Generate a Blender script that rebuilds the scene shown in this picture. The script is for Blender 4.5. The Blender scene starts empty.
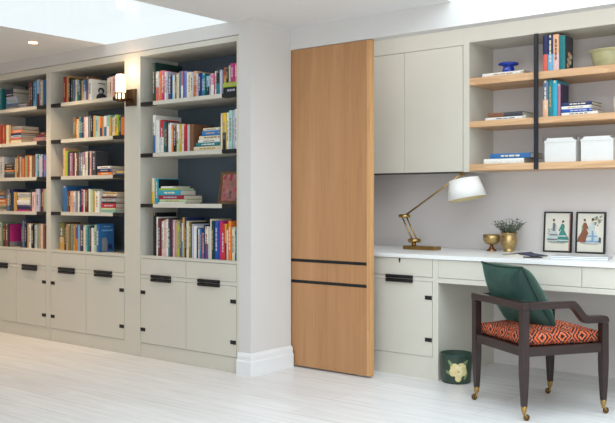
import bpy, bmesh, math, random
from mathutils import Vector, Matrix
random.seed(7)
SC = bpy.context.scene
COL = SC.collection

# ------------------------------------------------------------ camera
cam_d = bpy.data.cameras.new('camera')
cam = bpy.data.objects.new('camera', cam_d)
COL.objects.link(cam)
cam_d.sensor_width = 36.0
cam_d.lens = 36.0 * 849.0 / 615.0
cam_d.shift_y = -11.5 / 615.0
cam_d.clip_start = 0.05
cam.location = (0, 0, 1.12)
cam.rotation_euler = (math.pi / 2, 0, math.radians(38.777))
SC.camera = cam

# ------------------------------------------------------------ world, daylight, exposure
SC.view_settings.view_transform = 'Standard'
SC.view_settings.look = 'None'
SC.view_settings.gamma = 1.0
SC.view_settings.use_curve_mapping = False
SC.view_settings.exposure = -0.2
SC.cycles.use_denoising = True
world = bpy.data.worlds.new('daylight_sky')
SC.world = world
world.use_nodes = True
wb = world.node_tree.nodes['Background']
wb.inputs['Color'].default_value = (0.92, 0.97, 1.0, 1)
wb.inputs['Strength'].default_value = 1.25


def area_light(name, loc, sx, sy, power, color, rot=(0, 0, 0)):
    l = bpy.data.lights.new(name, 'AREA')
    l.shape = 'RECTANGLE'
    l.size, l.size_y = sx, sy
    l.energy = power
    l.color = color
    o = bpy.data.objects.new(name, l)
    COL.objects.link(o)
    o.location = loc
    o.rotation_euler = rot
    return o


# daylight falling through the two rooflights
area_light('rooflight_daylight', (-0.6, 2.4, 2.70), 3.6, 3.9, 165, (0.80, 0.91, 1.0))

# added strip light, unseen behind the header, brightening the desk nook
area_light('nook_added_strip', (-2.15, 4.52, 2.36), 2.9, 0.08, 6.5, (0.94, 0.97, 1.0), (math.radians(40), 0, 0))
# added fill daylight behind the camera, as from unseen garden doors
area_light('rear_fill_daylight', (0.35, -2.2, 1.08), 3.6, 2.1, 135, (0.84, 0.93, 1.0), (math.radians(90), 0, math.radians(-27)))


# ------------------------------------------------------------ materials
def lin(c):
    out = []
    for v in c[:3]:
        v = v / 255.0
        out.append(v / 12.92 if v <= 0.04045 else ((v + 0.055) / 1.055) ** 2.4)
    return (out[0], out[1], out[2], 1.0)


def scale(c, k):
    return (min(1, c[0] * k), min(1, c[1] * k), min(1, c[2] * k), 1)


def base_mat(name):
    m = bpy.data.materials.new(name)
    m.use_nodes = True
    nt = m.node_tree
    return m, nt, nt.nodes['Principled BSDF']


def simple(name, rgb, rough=0.5, metal=0.0, vary=0.05, nscale=30.0, bump=0.0, spec=None):
    """procedural paint / plastic / metal: base colour broken up by fine noise"""
    m, nt, b = base_mat(name)
    c = lin(rgb)
    tc = nt.nodes.new('ShaderNodeTexCoord')
    n = nt.nodes.new('ShaderNodeTexNoise')
    n.inputs['Scale'].default_value = nscale
    n.inputs['Detail'].default_value = 3
    nt.links.new(tc.outputs['Object'], n.inputs['Vector'])
    r = nt.nodes.new('ShaderNodeValToRGB')
    r.color_ramp.elements[0].position = 0.3
    r.color_ramp.elements[1].position = 0.7
    r.color_ramp.elements[0].color = scale(c, 1 - vary)
    r.color_ramp.elements[1].color = scale(c, 1 + vary)
    nt.links.new(n.outputs['Fac'], r.inputs['Fac'])
    nt.links.new(r.outputs['Color'], b.inputs['Base Color'])
    b.inputs['Roughness'].default_value = rough
    b.inputs['Metallic'].default_value = metal
    if spec is not None:
        b.inputs['Specular IOR Level'].default_value = spec
    if bump:
        bp = nt.nodes.new('ShaderNodeBump')
        bp.inputs['Strength'].default_value = bump
        bp.inputs['Distance'].default_value = 0.002
        nt.links.new(n.outputs['Fac'], bp.inputs['Height'])
        nt.links.new(bp.outputs['Normal'], b.inputs['Normal'])
    return m


def emitter(name, rgb, strength):
    m, nt, b = base_mat(name)
    b.inputs['Base Color'].default_value = lin(rgb)
    b.inputs['Emission Color'].default_value = lin(rgb)
    b.inputs['Emission Strength'].default_value = strength
    return m


def wood(name, dark, light, axis, rough=0.5, fine=60.0, broad=5.0, figure=0.5, bands=0.0):
    """timber with grain running along `axis` (0 x, 1 y, 2 z)"""
    m, nt, b = base_mat(name)
    N, L = nt.nodes, nt.links
    tc = N.new('ShaderNodeTexCoord')
    outs = []
    for s, detail in ((fine, 4), (broad, 2)):
        mp = N.new('ShaderNodeMapping')
        v = [s, s, s]
        v[axis] = s * 0.035 if s == fine else s * 0.12
        mp.inputs['Scale'].default_value = v
        L.new(tc.outputs['Object'], mp.inputs['Vector'])
        n = N.new('ShaderNodeTexNoise')
        n.inputs['Scale'].default_value = 1.0
        n.inputs['Detail'].default_value = detail
        L.new(mp.outputs['Vector'], n.inputs['Vector'])
        outs.append(n)
    # cathedral figure: rings of the broad noise
    mul = N.new('ShaderNodeMath'); mul.operation = 'MULTIPLY'
    mul.inputs[1].default_value = 9.0
    L.new(outs[1].outputs['Fac'], mul.inputs[0])
    fr = N.new('ShaderNodeMath'); fr.operation = 'FRACT'
    L.new(mul.outputs[0], fr.inputs[0])
    mix = N.new('ShaderNodeMix'); mix.data_type = 'FLOAT'
    mix.inputs['Factor'].default_value = figure
    L.new(outs[0].outputs['Fac'], mix.inputs[2])
    L.new(fr.outputs[0], mix.inputs[3])
    r = N.new('ShaderNodeValToRGB')
    r.color_ramp.elements[0].position = 0.2
    r.color_ramp.elements[1].position = 0.75
    r.color_ramp.elements[0].color = lin(dark)
    r.color_ramp.elements[1].color = lin(light)
    fac = mix.outputs[0]
    if bands:
        mp = N.new('ShaderNodeMapping')
        v = [8.0, 8.0, 8.0]
        v[axis] = 0.25
        mp.inputs['Scale'].default_value = v
        L.new(tc.outputs['Object'], mp.inputs['Vector'])
        n = N.new('ShaderNodeTexNoise')
        n.inputs['Scale'].default_value = 1.0
        n.inputs['Detail'].default_value = 1.5
        L.new(mp.outputs['Vector'], n.inputs['Vector'])
        mb = N.new('ShaderNodeMix'); mb.data_type = 'FLOAT'
        mb.inputs['Factor'].default_value = bands
        L.new(fac, mb.inputs[2])
        L.new(n.outputs['Fac'], mb.inputs[3])
        fac = mb.outputs[0]
    L.new(fac, r.inputs['Fac'])
    L.new(r.outputs['Color'], b.inputs['Base Color'])
    b.inputs['Roughness'].default_value = rough
    return m


def floor_mat():
    m, nt, b = base_mat('limewashed_oak_boards')
    N, L = nt.nodes, nt.links
    tc = N.new('ShaderNodeTexCoord')
    br = N.new('ShaderNodeTexBrick')
    br.offset = 0.37
    br.inputs['Scale'].default_value = 1.0
    br.inputs['Brick Width'].default_value = 2.1
    br.inputs['Row Height'].default_value = 0.19
    br.inputs['Mortar Size'].default_value = 0.0015
    br.inputs['Mortar Smooth'].default_value = 0.3
    br.inputs['Color1'].default_value = lin((238, 235, 233))
    br.inputs['Color2'].default_value = lin((230, 226, 224))
    br.inputs['Mortar'].default_value = lin((200, 195, 190))
    L.new(tc.outputs['Object'], br.inputs['Vector'])
    mp = N.new('ShaderNodeMapping')
    mp.inputs['Scale'].default_value = (1.3, 22, 1)
    L.new(tc.outputs['Object'], mp.inputs['Vector'])
    n = N.new('ShaderNodeTexNoise')
    n.inputs['Scale'].default_value = 1.6
    n.inputs['Detail'].default_value = 6
    n.inputs['Roughness'].default_value = 0.62
    L.new(mp.outputs['Vector'], n.inputs['Vector'])
    r = N.new('ShaderNodeValToRGB')
    r.color_ramp.elements[0].position = 0.3
    r.color_ramp.elements[1].position = 0.62
    r.color_ramp.elements[0].color = lin((216, 211, 209))
    r.color_ramp.elements[1].color = (1, 1, 1, 1)
    L.new(n.outputs['Fac'], r.inputs['Fac'])
    mx = N.new('ShaderNodeMix'); mx.data_type = 'RGBA'; mx.blend_type = 'MULTIPLY'
    mx.inputs['Factor'].default_value = 0.5
    L.new(br.outputs['Color'], mx.inputs[6])
    L.new(r.outputs['Color'], mx.inputs[7])
    L.new(mx.outputs[2], b.inputs['Base Color'])
    b.inputs['Roughness'].default_value = 0.38
    return m


def ikat_mat():
    """orange, cream and near-black lozenge weave, driven by the cushion's UVs (metres)"""
    m, nt, b = base_mat('ikat_lozenge_fabric')
    N, L = nt.nodes, nt.links
    uv = N.new('ShaderNodeUVMap')
    sep = N.new('ShaderNodeSeparateXYZ')
    L.new(uv.outputs['UV'], sep.inputs[0])

    def M(op, a, bb=None):
        n = N.new('ShaderNodeMath'); n.operation = op
        for i, v in enumerate((a, bb)):
            if v is None:
                continue
            if isinstance(v, (int, float)):
                n.inputs[i].default_value = v
            else:
                L.new(v, n.inputs[i])
        return n.outputs[0]
    noise = N.new('ShaderNodeTexNoise')
    noise.inputs['Scale'].default_value = 90
    L.new(uv.outputs['UV'], noise.inputs['Vector'])
    jit = M('MULTIPLY', M('SUBTRACT', noise.outputs['Fac'], 0.5), 0.16)

    def tri(src, period):
        return M('MULTIPLY', M('ABSOLUTE', M('SUBTRACT', M('FRACT', M('MULTIPLY', src, 1 / period)), 0.5)), 2.0)
    du = tri(sep.outputs[0], 0.125)
    dv = tri(sep.outputs[1], 0.125)
    d = M('MULTIPLY', M('ADD', du, dv), 0.5)
    d = M('ADD', d, jit)
    r = N.new('ShaderNodeValToRGB')
    cr = r.color_ramp
    cr.interpolation = 'CONSTANT'
    orange, dk, cream, rust = (214, 92, 44), (30, 21, 23), (196, 150, 122), (184, 70, 34)
    stops = [(0.0, dk), (0.08, cream), (0.13, dk), (0.19, orange), (0.29, dk), (0.39, rust), (0.45, cream), (0.48, dk), (0.57, orange),
             (0.67, dk), (0.77, cream), (0.80, orange), (0.88, dk)]
    cr.elements[0].position = 0
    cr.elements[0].color = lin(stops[0][1])
    cr.elements[1].position = stops[1][0]
    cr.elements[1].color = lin(stops[1][1])
    for p, c in stops[2:]:
        e = cr.elements.new(p)
        e.color = lin(c)
    L.new(d, r.inputs['Fac'])
    L.new(r.outputs['Color'], b.inputs['Base Color'])
    b.inputs['Roughness'].default_value = 0.85
    return m


def velvet_mat(name, rgb):
    m, nt, b = base_mat(name)
    N, L = nt.nodes, nt.links
    tc = N.new('ShaderNodeTexCoord')
    n = N.new('ShaderNodeTexNoise')
    n.inputs['Scale'].default_value = 7
    n.inputs['Detail'].default_value = 4
    L.new(tc.outputs['Object'], n.inputs['Vector'])
    r = N.new('ShaderNodeValToRGB')
    c = lin(rgb)
    r.color_ramp.elements[0].color = scale(c, 0.7)
    r.color_ramp.elements[1].color = scale(c, 1.35)
    L.new(n.outputs['Fac'], r.inputs['Fac'])
    L.new(r.outputs['Color'], b.inputs['Base Color'])
    bp = N.new('ShaderNodeBump')
    bp.inputs['Strength'].default_value = 0.6
    bp.inputs['Distance'].default_value = 0.02
    L.new(n.outputs['Fac'], bp.inputs['Height'])
    L.new(bp.outputs['Normal'], b.inputs['Normal'])
    b.inputs['Roughness'].default_value = 0.55
    b.inputs['Sheen Weight'].default_value = 0.3
    b.inputs['Sheen Tint'].default_value = lin((120, 190, 170))
    return m


def floral_mat():
    m, nt, b = base_mat('pink_floral_painting')
    N, L = nt.nodes, nt.links
    tc = N.new('ShaderNodeTexCoord')
    v = N.new('ShaderNodeTexVoronoi')
    v.inputs['Scale'].default_value = 34
    L.new(tc.outputs['Object'], v.inputs['Vector'])
    sep = N.new('ShaderNodeSeparateColor')
    L.new(v.outputs['Color'], sep.inputs[0])
    r = N.new('ShaderNodeValToRGB')
    cr = r.color_ramp
    cr.interpolation = 'CONSTANT'
    cols = [(170, 112, 108), (160, 60, 78), (180, 128, 118), (96, 88, 104), (188, 98, 90), (104, 120, 98), (166, 74, 98), (172, 148, 88)]
    cr.elements[0].color = lin(cols[0])
    cr.elements[1].position = 0.2
    cr.elements[1].color = lin(cols[1])
    for i, c in enumerate(cols[2:]):
        cr.elements.new(0.32 + i * 0.11).color = lin(c)
    L.new(sep.outputs[0], r.inputs['Fac'])
    st = N.new('ShaderNodeMath'); st.operation = 'GREATER_THAN'
    st.inputs[1].default_value = 0.55
    L.new(v.outputs['Distance'], st.inputs[0])
    mx = N.new('ShaderNodeMix'); mx.data_type = 'RGBA'
    L.new(st.outputs[0], mx.inputs['Factor'])
    L.new(r.outputs['Color'], mx.inputs[6])
    mx.inputs[7].default_value = lin((172, 108, 104))
    L.new(mx.outputs[2], b.inputs['Base Color'])
    b.inputs['Roughness'].default_value = 0.6
    return m


def glass_pane_mat():
    m = bpy.data.materials.new('rooflight_glass')
    m.use_nodes = True
    nt = m.node_tree
    nt.nodes.remove(nt.nodes['Principled BSDF'])
    out = nt.nodes['Material Output']
    t = nt.nodes.new('ShaderNodeBsdfTransparent')
    t.inputs['Color'].default_value = (0.96, 0.98, 0.98, 1)
    g = nt.nodes.new('ShaderNodeBsdfGlossy')
    g.inputs['Roughness'].default_value = 0.02
    mx = nt.nodes.new('ShaderNodeMixShader')
    mx.inputs[0].default_value = 0.03
    nt.links.new(t.outputs[0], mx.inputs[1])
    nt.links.new(g.outputs[0], mx.inputs[2])
    nt.links.new(mx.outputs[0], out.inputs['Surface'])
    return m


PAINT = simple('grey_cream_joinery_paint', (211, 206, 193), 0.45, vary=0.015, nscale=4)
WALL = simple('white_wall_paint', (216, 212, 208), 0.7, vary=0.012, nscale=3)
CEIL = simple('white_ceiling_paint', (228, 226, 224), 0.8, vary=0.01, nscale=3)
NOOK = simple('warm_grey_wall_paint', (216, 209, 205), 0.7, vary=0.015, nscale=3)
TRIM = simple('white_gloss_trim_paint', (234, 234, 234), 0.35, vary=0.01, nscale=5)
SLATE = simple('slate_blue_back_paint', (90, 103, 114), 0.6, vary=0.03, nscale=5)
GAP = simple('carcass_gap_shade', (74, 70, 62), 0.7, vary=0.02)  # darkened colour stands in for shade in the gaps round doors and drawers
BLACK = simple('black_metal', (16, 16, 18), 0.55, vary=0.1, nscale=40)
TOPW = simple('white_worktop', (238, 238, 236), 0.3, vary=0.01, nscale=6)
OAK_DOOR = wood('oak_veneer_vertical', (158, 110, 70), (196, 146, 100), 2, 0.45, fine=75, broad=2.6, figure=0.1, bands=0.5)
OAK_EDGE = wood('oak_lipping_vertical', (186, 134, 84), (214, 164, 112), 2, 0.45, fine=70, broad=4, figure=0.2)
OAK_SHELF = wood('oak_shelf_lengthwise', (192, 148, 106), (224, 184, 142), 0, 0.5, fine=70, broad=4, figure=0.25)
DARKWOOD = wood('dark_stained_wood', (30, 19, 18), (54, 35, 32), 2, 0.38, fine=80, broad=6, figure=0.2)
BRASS = simple('aged_brass', (178, 146, 88), 0.32, metal=1.0, vary=0.12, nscale=25)
BRONZE = simple('dark_bronze', (96, 74, 54), 0.38, metal=0.9, vary=0.1, nscale=25)
GOLD = simple('gold_leaf_metal', (184, 156, 106), 0.34, metal=0.85, vary=0.18, nscale=45, bump=0.15)
SILVER = simple('brushed_silver', (214, 216, 220), 0.35, metal=0.5, vary=0.03)
SHADE = simple('white_linen_shade', (240, 238, 234), 0.85, vary=0.02, nscale=120)
SHADE_IN = simple('cream_shade_lining', (214, 196, 150), 0.7, vary=0.03)
PAPER = simple('book_pages', (216, 206, 186), 0.9, vary=0.08, nscale=160)
WHITEPAPER = simple('white_print_paper', (226, 220, 206), 0.85, vary=0.03, nscale=20)
FLOOR = floor_mat()
IKAT = ikat_mat()
VELVET = velvet_mat('green_velvet', (18, 50, 42))
PIPING = simple('dark_green_piping', (14, 40, 36), 0.6)
FLORAL = floral_mat()
PANE = glass_pane_mat()

COLORS = {
    'aqua': (136, 196, 192), 'black': (28, 28, 32), 'blue': (48, 104, 160), 'bright blue': (32, 120, 190), 'brown': (124, 84, 58),
    'charcoal': (62, 64, 70), 'coral': (224, 100, 84), 'cream': (226, 214, 184), 'crimson': (154, 30, 52), 'cyan': (40, 160, 184),
    'dark green': (26, 58, 50), 'gold': (196, 152, 76), 'grey': (136, 136, 138), 'lavender': (190, 188, 208), 'light blue': (110, 174, 214),
    'lime green': (164, 190, 60), 'magenta': (190, 40, 120), 'maroon': (104, 40, 44), 'mauve': (164, 112, 132), 'mint green': (160, 206, 190),
    'mustard': (206, 162, 40), 'navy': (32, 44, 92), 'olive': (116, 110, 56), 'orange': (226, 122, 40), 'pale blue': (166, 192, 212),
    'pale green': (186, 206, 166), 'pale grey': (196, 196, 196), 'pale pink': (226, 190, 188), 'peach': (228, 176, 140),
    'periwinkle': (110, 130, 200), 'pink': (226, 110, 150), 'plum': (84, 40, 66), 'purple': (96, 70, 130), 'red': (196, 40, 48),
    'royal blue': (30, 80, 164), 'rust': (170, 80, 44), 'sage green': (140, 160, 134), 'slate blue': (92, 110, 140), 'tan': (190, 156, 112),
    'teal': (24, 118, 124), 'white': (232, 230, 224), 'yellow': (232, 190, 44), 'dark purple': (58, 50, 78),
}
_cm = {}


def cmat(key):
    if key not in _cm:
        _cm[key] = simple('cloth_' + key.replace(' ', '_'), COLORS[key], 0.55, vary=0.07, nscale=60)
    return _cm[key]


# ------------------------------------------------------------ mesh helpers
class MB:
    """collects shapes (world coordinates) for ONE mesh object"""

    def __init__(self):
        self.v, self.f, self.mi, self.sm = [], [], [], []

    def add(self, vs, fs, mi=0, smooth=False):
        o = len(self.v)
        self.v += [tuple(p) for p in vs]
        for f in fs:
            self.f.append([i + o for i in f]); self.mi.append(mi); self.sm.append(smooth)
        return self

    def box(self, x0, x1, y0, y1, z0, z1, mi=0):
        vs = [(x, y, z) for x in (x0, x1) for y in (y0, y1) for z in (z0, z1)]
        return self.add(vs, [(0, 1, 3, 2), (4, 6, 7, 5), (0, 4, 5, 1), (2, 3, 7, 6), (0, 2, 6, 4), (1, 5, 7, 3)], mi)

    def prism(self, pts, a0, a1, axis, mi=0):
        """polygon pts in the two other axes extruded along axis from a0 to a1"""
        n = len(pts)

        def P(p, a):
            q = [p[0], p[1]]
            q.insert(axis, a)
            return q
        vs = [P(p, a0) for p in pts] + [P(p, a1) for p in pts]
        fs = [tuple(range(n - 1, -1, -1)), tuple(range(n, 2 * n))]
        fs += [(i, (i + 1) % n, n + (i + 1) % n, n + i) for i in range(n)]
        return self.add(vs, fs, mi)

    def lathe(self, prof, c, n=32, axis=2, mi=0, caps=True):
        """prof: (radius, height) list revolved about an axis through c"""
        vs, fs = [], []
        for r, h in prof:
            for i in range(n):
                a = 2 * math.pi * i / n
                p = [r * math.cos(a), r * math.sin(a)]
                p.insert(axis, h)
                vs.append((c[0] + p[0], c[1] + p[1], c[2] + p[2]))
        for k in range(len(prof) - 1):
            for i in range(n):
                j = (i + 1) % n
                fs.append((k * n + i, k * n + j, (k + 1) * n + j, (k + 1) * n + i))
        self.add(vs, fs, mi, True)
        if caps:
            o = len(self.v) - len(vs)
            for k, rev in ((0, True), (len(prof) - 1, False)):
                if prof[k][0] > 1e-5:
                    idx = [o + k * n + i for i in range(n)]
                    self.f.append(idx[::-1] if rev else idx); self.mi.append(mi); self.sm.append(False)
        return self

    def tube(self, pts, r, n=10, mi=0):
        """round bar through the points; r a number or one radius per point"""
        pts = [Vector(p) for p in pts]
        rs = r if isinstance(r, (list, tuple)) else [r] * len(pts)
        vs, fs = [], []
        ref = None
        for i, p in enumerate(pts):
            d = (pts[min(i + 1, len(pts) - 1)] - pts[max(i - 1, 0)]).normalized()
            if ref is None:
                ref = Vector((0, 0, 1)) if abs(d.z) < 0.9 else Vector((1, 0, 0))
            a = d.cross(ref).normalized()
            b = a.cross(d).normalized()
            ref = b
            for k in range(n):
                t = 2 * math.pi * k / n
                vs.append(p + a * (rs[i] * math.cos(t)) + b * (rs[i] * math.sin(t)))
        for i in range(len(pts) - 1):
            for k in range(n):
                j = (k + 1) % n
                fs.append((i * n + k, i * n + j, (i + 1) * n + j, (i + 1) * n + k))
        fs2 = [tuple(range(n))[::-1], tuple(range((len(pts) - 1) * n, len(pts) * n))]
        self.add(vs, fs, mi, True)
        return self.add(vs, fs2, mi)

    def build(self, name, mats, parent=None, bevel=0.0, loc=(0, 0, 0), segs=2, label=None, local=False):
        """link as one object; loc = world origin of the parent thing (or of the object itself)"""
        if not isinstance(mats, (list, tuple)):
            mats = [mats]
        me = bpy.data.meshes.new(name)
        L = Vector(loc)
        vs = self.v if local else [tuple(Vector(p) - L) for p in self.v]
        me.from_pydata(vs, [], self.f)
        for m in mats:
            me.materials.append(m)
        for p, mi, s in zip(me.polygons, self.mi, self.sm):
            p.material_index = mi
            p.use_smooth = s
        bm = bmesh.new()
        bm.from_mesh(me)
        bmesh.ops.remove_doubles(bm, verts=bm.verts, dist=1e-6)
        bmesh.ops.recalc_face_normals(bm, faces=bm.faces)
        bm.to_mesh(me)
        bm.free()
        me.update()
        o = bpy.data.objects.new(name, me)
        COL.objects.link(o)
        if parent is not None:
            o.parent = parent
        else:
            o.location = loc
        if bevel:
            b = o.modifiers.new('bevel', 'BEVEL')
            b.width = bevel
            b.segments = segs
            b.limit_method = 'ANGLE'
            b.angle_limit = math.radians(40)
        if label:
            o['label'] = label
        return o


def tag(o, label, cat, group=None):
    o['label'] = label
    o['category'] = cat
    if group:
        o['group'] = group
    return o


def thing(name, label, cat, loc=(0, 0, 0), rz=0.0, group=None):
    o = bpy.data.objects.new(name, None)
    o.empty_display_size = 0.1
    COL.objects.link(o)
    o.location = loc
    o.rotation_euler = (0, 0, rz)
    return tag(o, label, cat, group)


def struct(name, mb, m, bevel=0.0):
    o = mb.build(name, m, bevel=bevel)
    o['kind'] = 'structure'
    return o


# ------------------------------------------------------------ the room
CZ = 2.277
struct('floor', MB().box(-7.2, 2.5, -3.5, 5.6, -0.08, 0.0), FLOOR)
# ceiling with two rooflight wells: (-5.125..-3.865) and (-2.447..0.4)
ce = MB()
ce.prism([(-7.0, CZ), (-5.125, CZ), (-5.65, 2.300), (-5.75, 2.36), (-7.0, 2.36)], -2.0, 3.985, 1)
ce.box(-3.865, -2.447, -2.0, 4.385, CZ, 2.300)
ce.box(-2.50, -2.447, 0.4, 4.385, 2.300, 2.66)
ce.box(1.25, 2.2, -2.0, 4.385, CZ, 2.300)
ce.box(1.25, 1.30, 0.4, 4.385, 2.300, 2.66)
ce.box(-5.125, -3.865, -2.0, 1.2, CZ, 2.300)
ce.box(-2.447, 1.25, -2.0, 0.45, CZ, 2.300)
ce.box(-2.447, 1.25, 0.40, 0.45, 2.300, 2.66)
struct('ceiling', ce, CEIL)
for i, (x0, x1, y0, y1) in enumerate(((-5.125, -3.865, 1.2, 3.985), (-2.447, 1.25, 0.45, 4.385))):
    wn = bpy.data.objects.new('window_%d' % (i + 1), None)
    COL.objects.link(wn)
    zp = 2.2785 if i == 0 else 2.645
    wn.location = (x0, y0, zp)
    wn['kind'] = 'structure'
    MB().box(x0 + .002, x1 - .002, y0 + .002, y1 - .002, zp, zp + (0.005 if i == 0 else 0.006)).build('glass_pane', PANE, wn, loc=wn.location)
# plastered wall that carries the bookcases: the band above them, the pier at their right end
w = MB()
w.box(-7.0, -3.666, 3.985, 4.385, 2.187, 2.2775)
w.box(-3.767, -3.666, 3.985, 4.385, 0.0, 2.187)
struct('wall_center', w, WALL)
struct('wall_left', MB().box(-7.1, -6.78, -2.0, 4.385, 0.0, 2.277), WALL)
struct('wall_rear_blocker', MB().box(-7.1, -1.5, -2.1, -2.0, 0.0, 2.30).box(-1.5, 2.3, -2.1, -2.0, 2.15, 2.30), WALL)  # unseen wall, added to keep daylight off the left bookcases
struct('wall_right', MB().box(2.2, 2.3, -2.0, 4.475, 0.0, 2.30), WALL)
struct('trim_1', MB().box(-3.666, 2.0, 4.385, 4.475, 2.13, 2.70), WALL)       # header over the sliding door
struct('wall_back', MB().box(-3.78, 2.0, 5.40, 5.50, 0.0, 2.60), NOOK)
struct('wall_nook_left', MB().box(-3.80, -3.702, 4.475, 5.40, 0.0, 2.60), NOOK)
struct('wall_nook_right', MB().box(-0.62, -0.45, 4.475, 5.40, 0.0, 2.60), NOOK)
struct('trim_2', MB().box(-3.702, -0.62, 4.475, 5.40, 2.40, 2.46), CEIL)      # lid of the desk nook
# moulded skirting round the pier
sk = MB()


def skirt_loop(off, z):
    return [(-3.767, 3.985 - off, z), (-3.666 + off, 3.985 - off, z), (-3.666 + off, 4.383, z)]


prof = [(0.026, 0.0), (0.026, 0.086), (0.023, 0.093), (0.018, 0.096), (0.018, 0.122), (0.014, 0.134), (0.008, 0.142), (0.0, 0.143)]
vs, fs = [], []
for off, z in prof:
    vs += skirt_loop(off, z)
for k in range(len(prof) - 1):
    for i in range(2):
        a = k * 3 + i
        fs.append((a, a + 1, a + 4, a + 3))
n0 = len(vs)
vs += [(-3.767, 3.985, 0.0), (-3.666, 3.985, 0.0), (-3.666, 4.383, 0.0)]
fs += [tuple([k * 3 for k in range(len(prof))] + [n0]), tuple([k * 3 + 2 for k in range(len(prof))] + [n0 + 2])]
sk.add(vs, fs)
struct('baseboard_center', sk, TRIM)

# recessed downlight over the bookcases, plus an unseen one added for warm light
for i, (x, y) in enumerate(((-5.46, 3.588), (-6.25, 3.588))):
    lab = ('small recessed downlight shining warm in the ceiling by the left bookcases',
           'added unseen downlight giving warm light above the far left bookcase')[i]
    if i == 1:
        pass
    dl = thing('ceiling_downlight', lab, 'light', (x, y, CZ))
    MB().lathe([(0.0325, -0.001), (0.043, -0.001), (0.043, -0.003), (0.039, -0.005), (0.0325, -0.004)], (x, y, CZ), 32, caps=False).build('trim_ring', TRIM, dl, loc=(x, y, CZ))
    MB().lathe([(0.0005, -0.002), (0.032, -0.002), (0.030, -0.008), (0.0005, -0.009)], (x, y, CZ), 32).build('lamp_lens', emitter('downlight_glow', (255, 200, 124), 14), dl, loc=(x, y, CZ), label='glowing warm lens')
    s = bpy.data.lights.new('downlight_beam', 'SPOT')
    s.energy = 62
    s.color = (1.0, 0.72, 0.44)
    s.spot_size = math.radians(115)
    s.spot_blend = 0.8
    s.shadow_soft_size = 0.03
    so = bpy.data.objects.new('downlight_beam', s)
    COL.objects.link(so)
    so.parent = dl
    so.location = (0, 0, -0.012)

# ------------------------------------------------------------ bookcases
YF, YB = 3.987, 4.36
GAPW = 0.004


def bar_handle(x0, x1, y, z0, z1, parent, loc):
    m = MB()
    m.box(x0, x1, y - 0.016, y - 0.0005, z0, z1)
    return m.build('handle', BLACK, parent, bevel=0.0015, loc=loc, label='black bar handle')


def door_with_hinges(x0, x1, yf, z0, z1, hinge_x, parent, loc, hx, hz=(0.462, 0.197), hname='cabinet_door'):
    d = MB().box(x0, x1, yf, yf + 0.018, z0, z1).build(hname, PAINT, parent, bevel=0.0008, loc=loc)
    bar_handle(hx[0], hx[1], yf, z1 - 0.0125, z1 + 0.0085, d, loc)
    for z in hz:
        MB().box(hinge_x[0], hinge_x[1], yf - 0.004, yf + 0.001, z - 0.0125, z + 0.0125).build('hinge', BLACK, d, bevel=0.0008, loc=loc, label='small black metal hinge')
    return d


def drawer_front(x0, x1, yf, z0, z1, hx, parent, loc):
    d = MB().box(x0, x1, yf, yf + 0.018, z0, z1).build('drawer', PAINT, parent, bevel=0.0008, loc=loc)
    if hx:
        bar_handle(hx[0], hx[1], yf, z0 - 0.0175, z0 + 0.0035, d, loc)
    return d


def bookcase(label, xa, xb, left, right, top, tops, bottom=0.725):
    """opening from xa to xb; left/right = outer edges of its frame; tops = shelf top heights"""
    loc = (xa, YF, 0)
    t = thing('bookcase', label, 'bookcase', loc, group=None)
    B = lambda m, n, mat=PAINT, p=t, bev=0.001, **k: m.build(n, mat, p, bevel=bev, loc=loc, **k)
    B(MB().box(left, xa, YF, YB, 0.0, 2.183), 'side_panel')
    B(MB().box(xb, right, YF, YB, 0.0, 2.183), 'side_panel')
    B(MB().box(xa, xb, YF, YB, top, 2.183), 'top_panel')
    B(MB().box(xa, xb, YB - 0.012, YB, bottom - 0.02, top), 'back_panel', SLATE, label='slate blue back panel')
    B(MB().box(xa, xb, YF, YB - 0.012, 0.705, bottom), 'bottom_board')
    B(MB().box(xa, xb, YF + 0.004, YF + 0.022, 0.0, 0.099), 'plinth')
    B(MB().box(xa, xb, YF + 0.022, YF + 0.030, 0.0, 0.705), 'carcass', GAP)
    B(MB().box(xa, xb, YF + 0.001, YF + 0.018, 0.561, 0.587), 'rail')
    mid = (xa + xb) / 2
    for k, (a, b) in enumerate(((xa + GAPW, mid - GAPW / 2), (mid + GAPW / 2, xb - GAPW))):
        c = (a + b) / 2 - 0.012
        drawer_front(a, b, YF, 0.589, 0.7015, (c - 0.1, c + 0.1), t, loc)
        hx = (a + 0.001, a + 0.050) if k == 0 else (b - 0.050, b - 0.001)
        door_with_hinges(a, b, YF, 0.102, 0.559, hx, t, loc, (c - 0.1, c + 0.1))
    for z in tops:
        m = MB()
        e = 0.135
        m.prism([(xa + e, YF + 0.001), (xb - e, YF + 0.001), (xb - e, YF + 0.05), (xb - .0005, YF + 0.05), (xb - .0005, YB - 0.013), (xa + .0005, YB - 0.013), (xa + .0005, YF + 0.05), (xa + e, YF + 0.05)], z - 0.027, z, 2)
        s = B(m, 'shelf', bev=0)
        for a, b in ((xa + .0005, xa + e), (xb - e, xb - .0005)):
            B(MB().box(a, b, YF + 0.0006, YF + 0.05, z - 0.0272, z - 0.0004), 'shelf_bracket', BLACK, s, label='black metal shelf bracket')
    return t


bookcase('built-in cream bookcase at the right, next to the white pier, full of bright book spines', -4.738, -3.790, -4.739, -3.768, 2.147, (1.818, 1.452, 1.094))
bookcase('built-in cream bookcase in the middle, with the wall sconce on its right upright', -5.825, -4.914, -5.8548, -4.7395, 2.135, (1.883, 1.596, 1.307, 1.027))
bookcase('built-in cream bookcase at the left edge, partly out of the picture', -6.736, -5.884, -6.775, -5.8552, 2.135, (1.883, 1.596, 1.307, 1.027))

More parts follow.
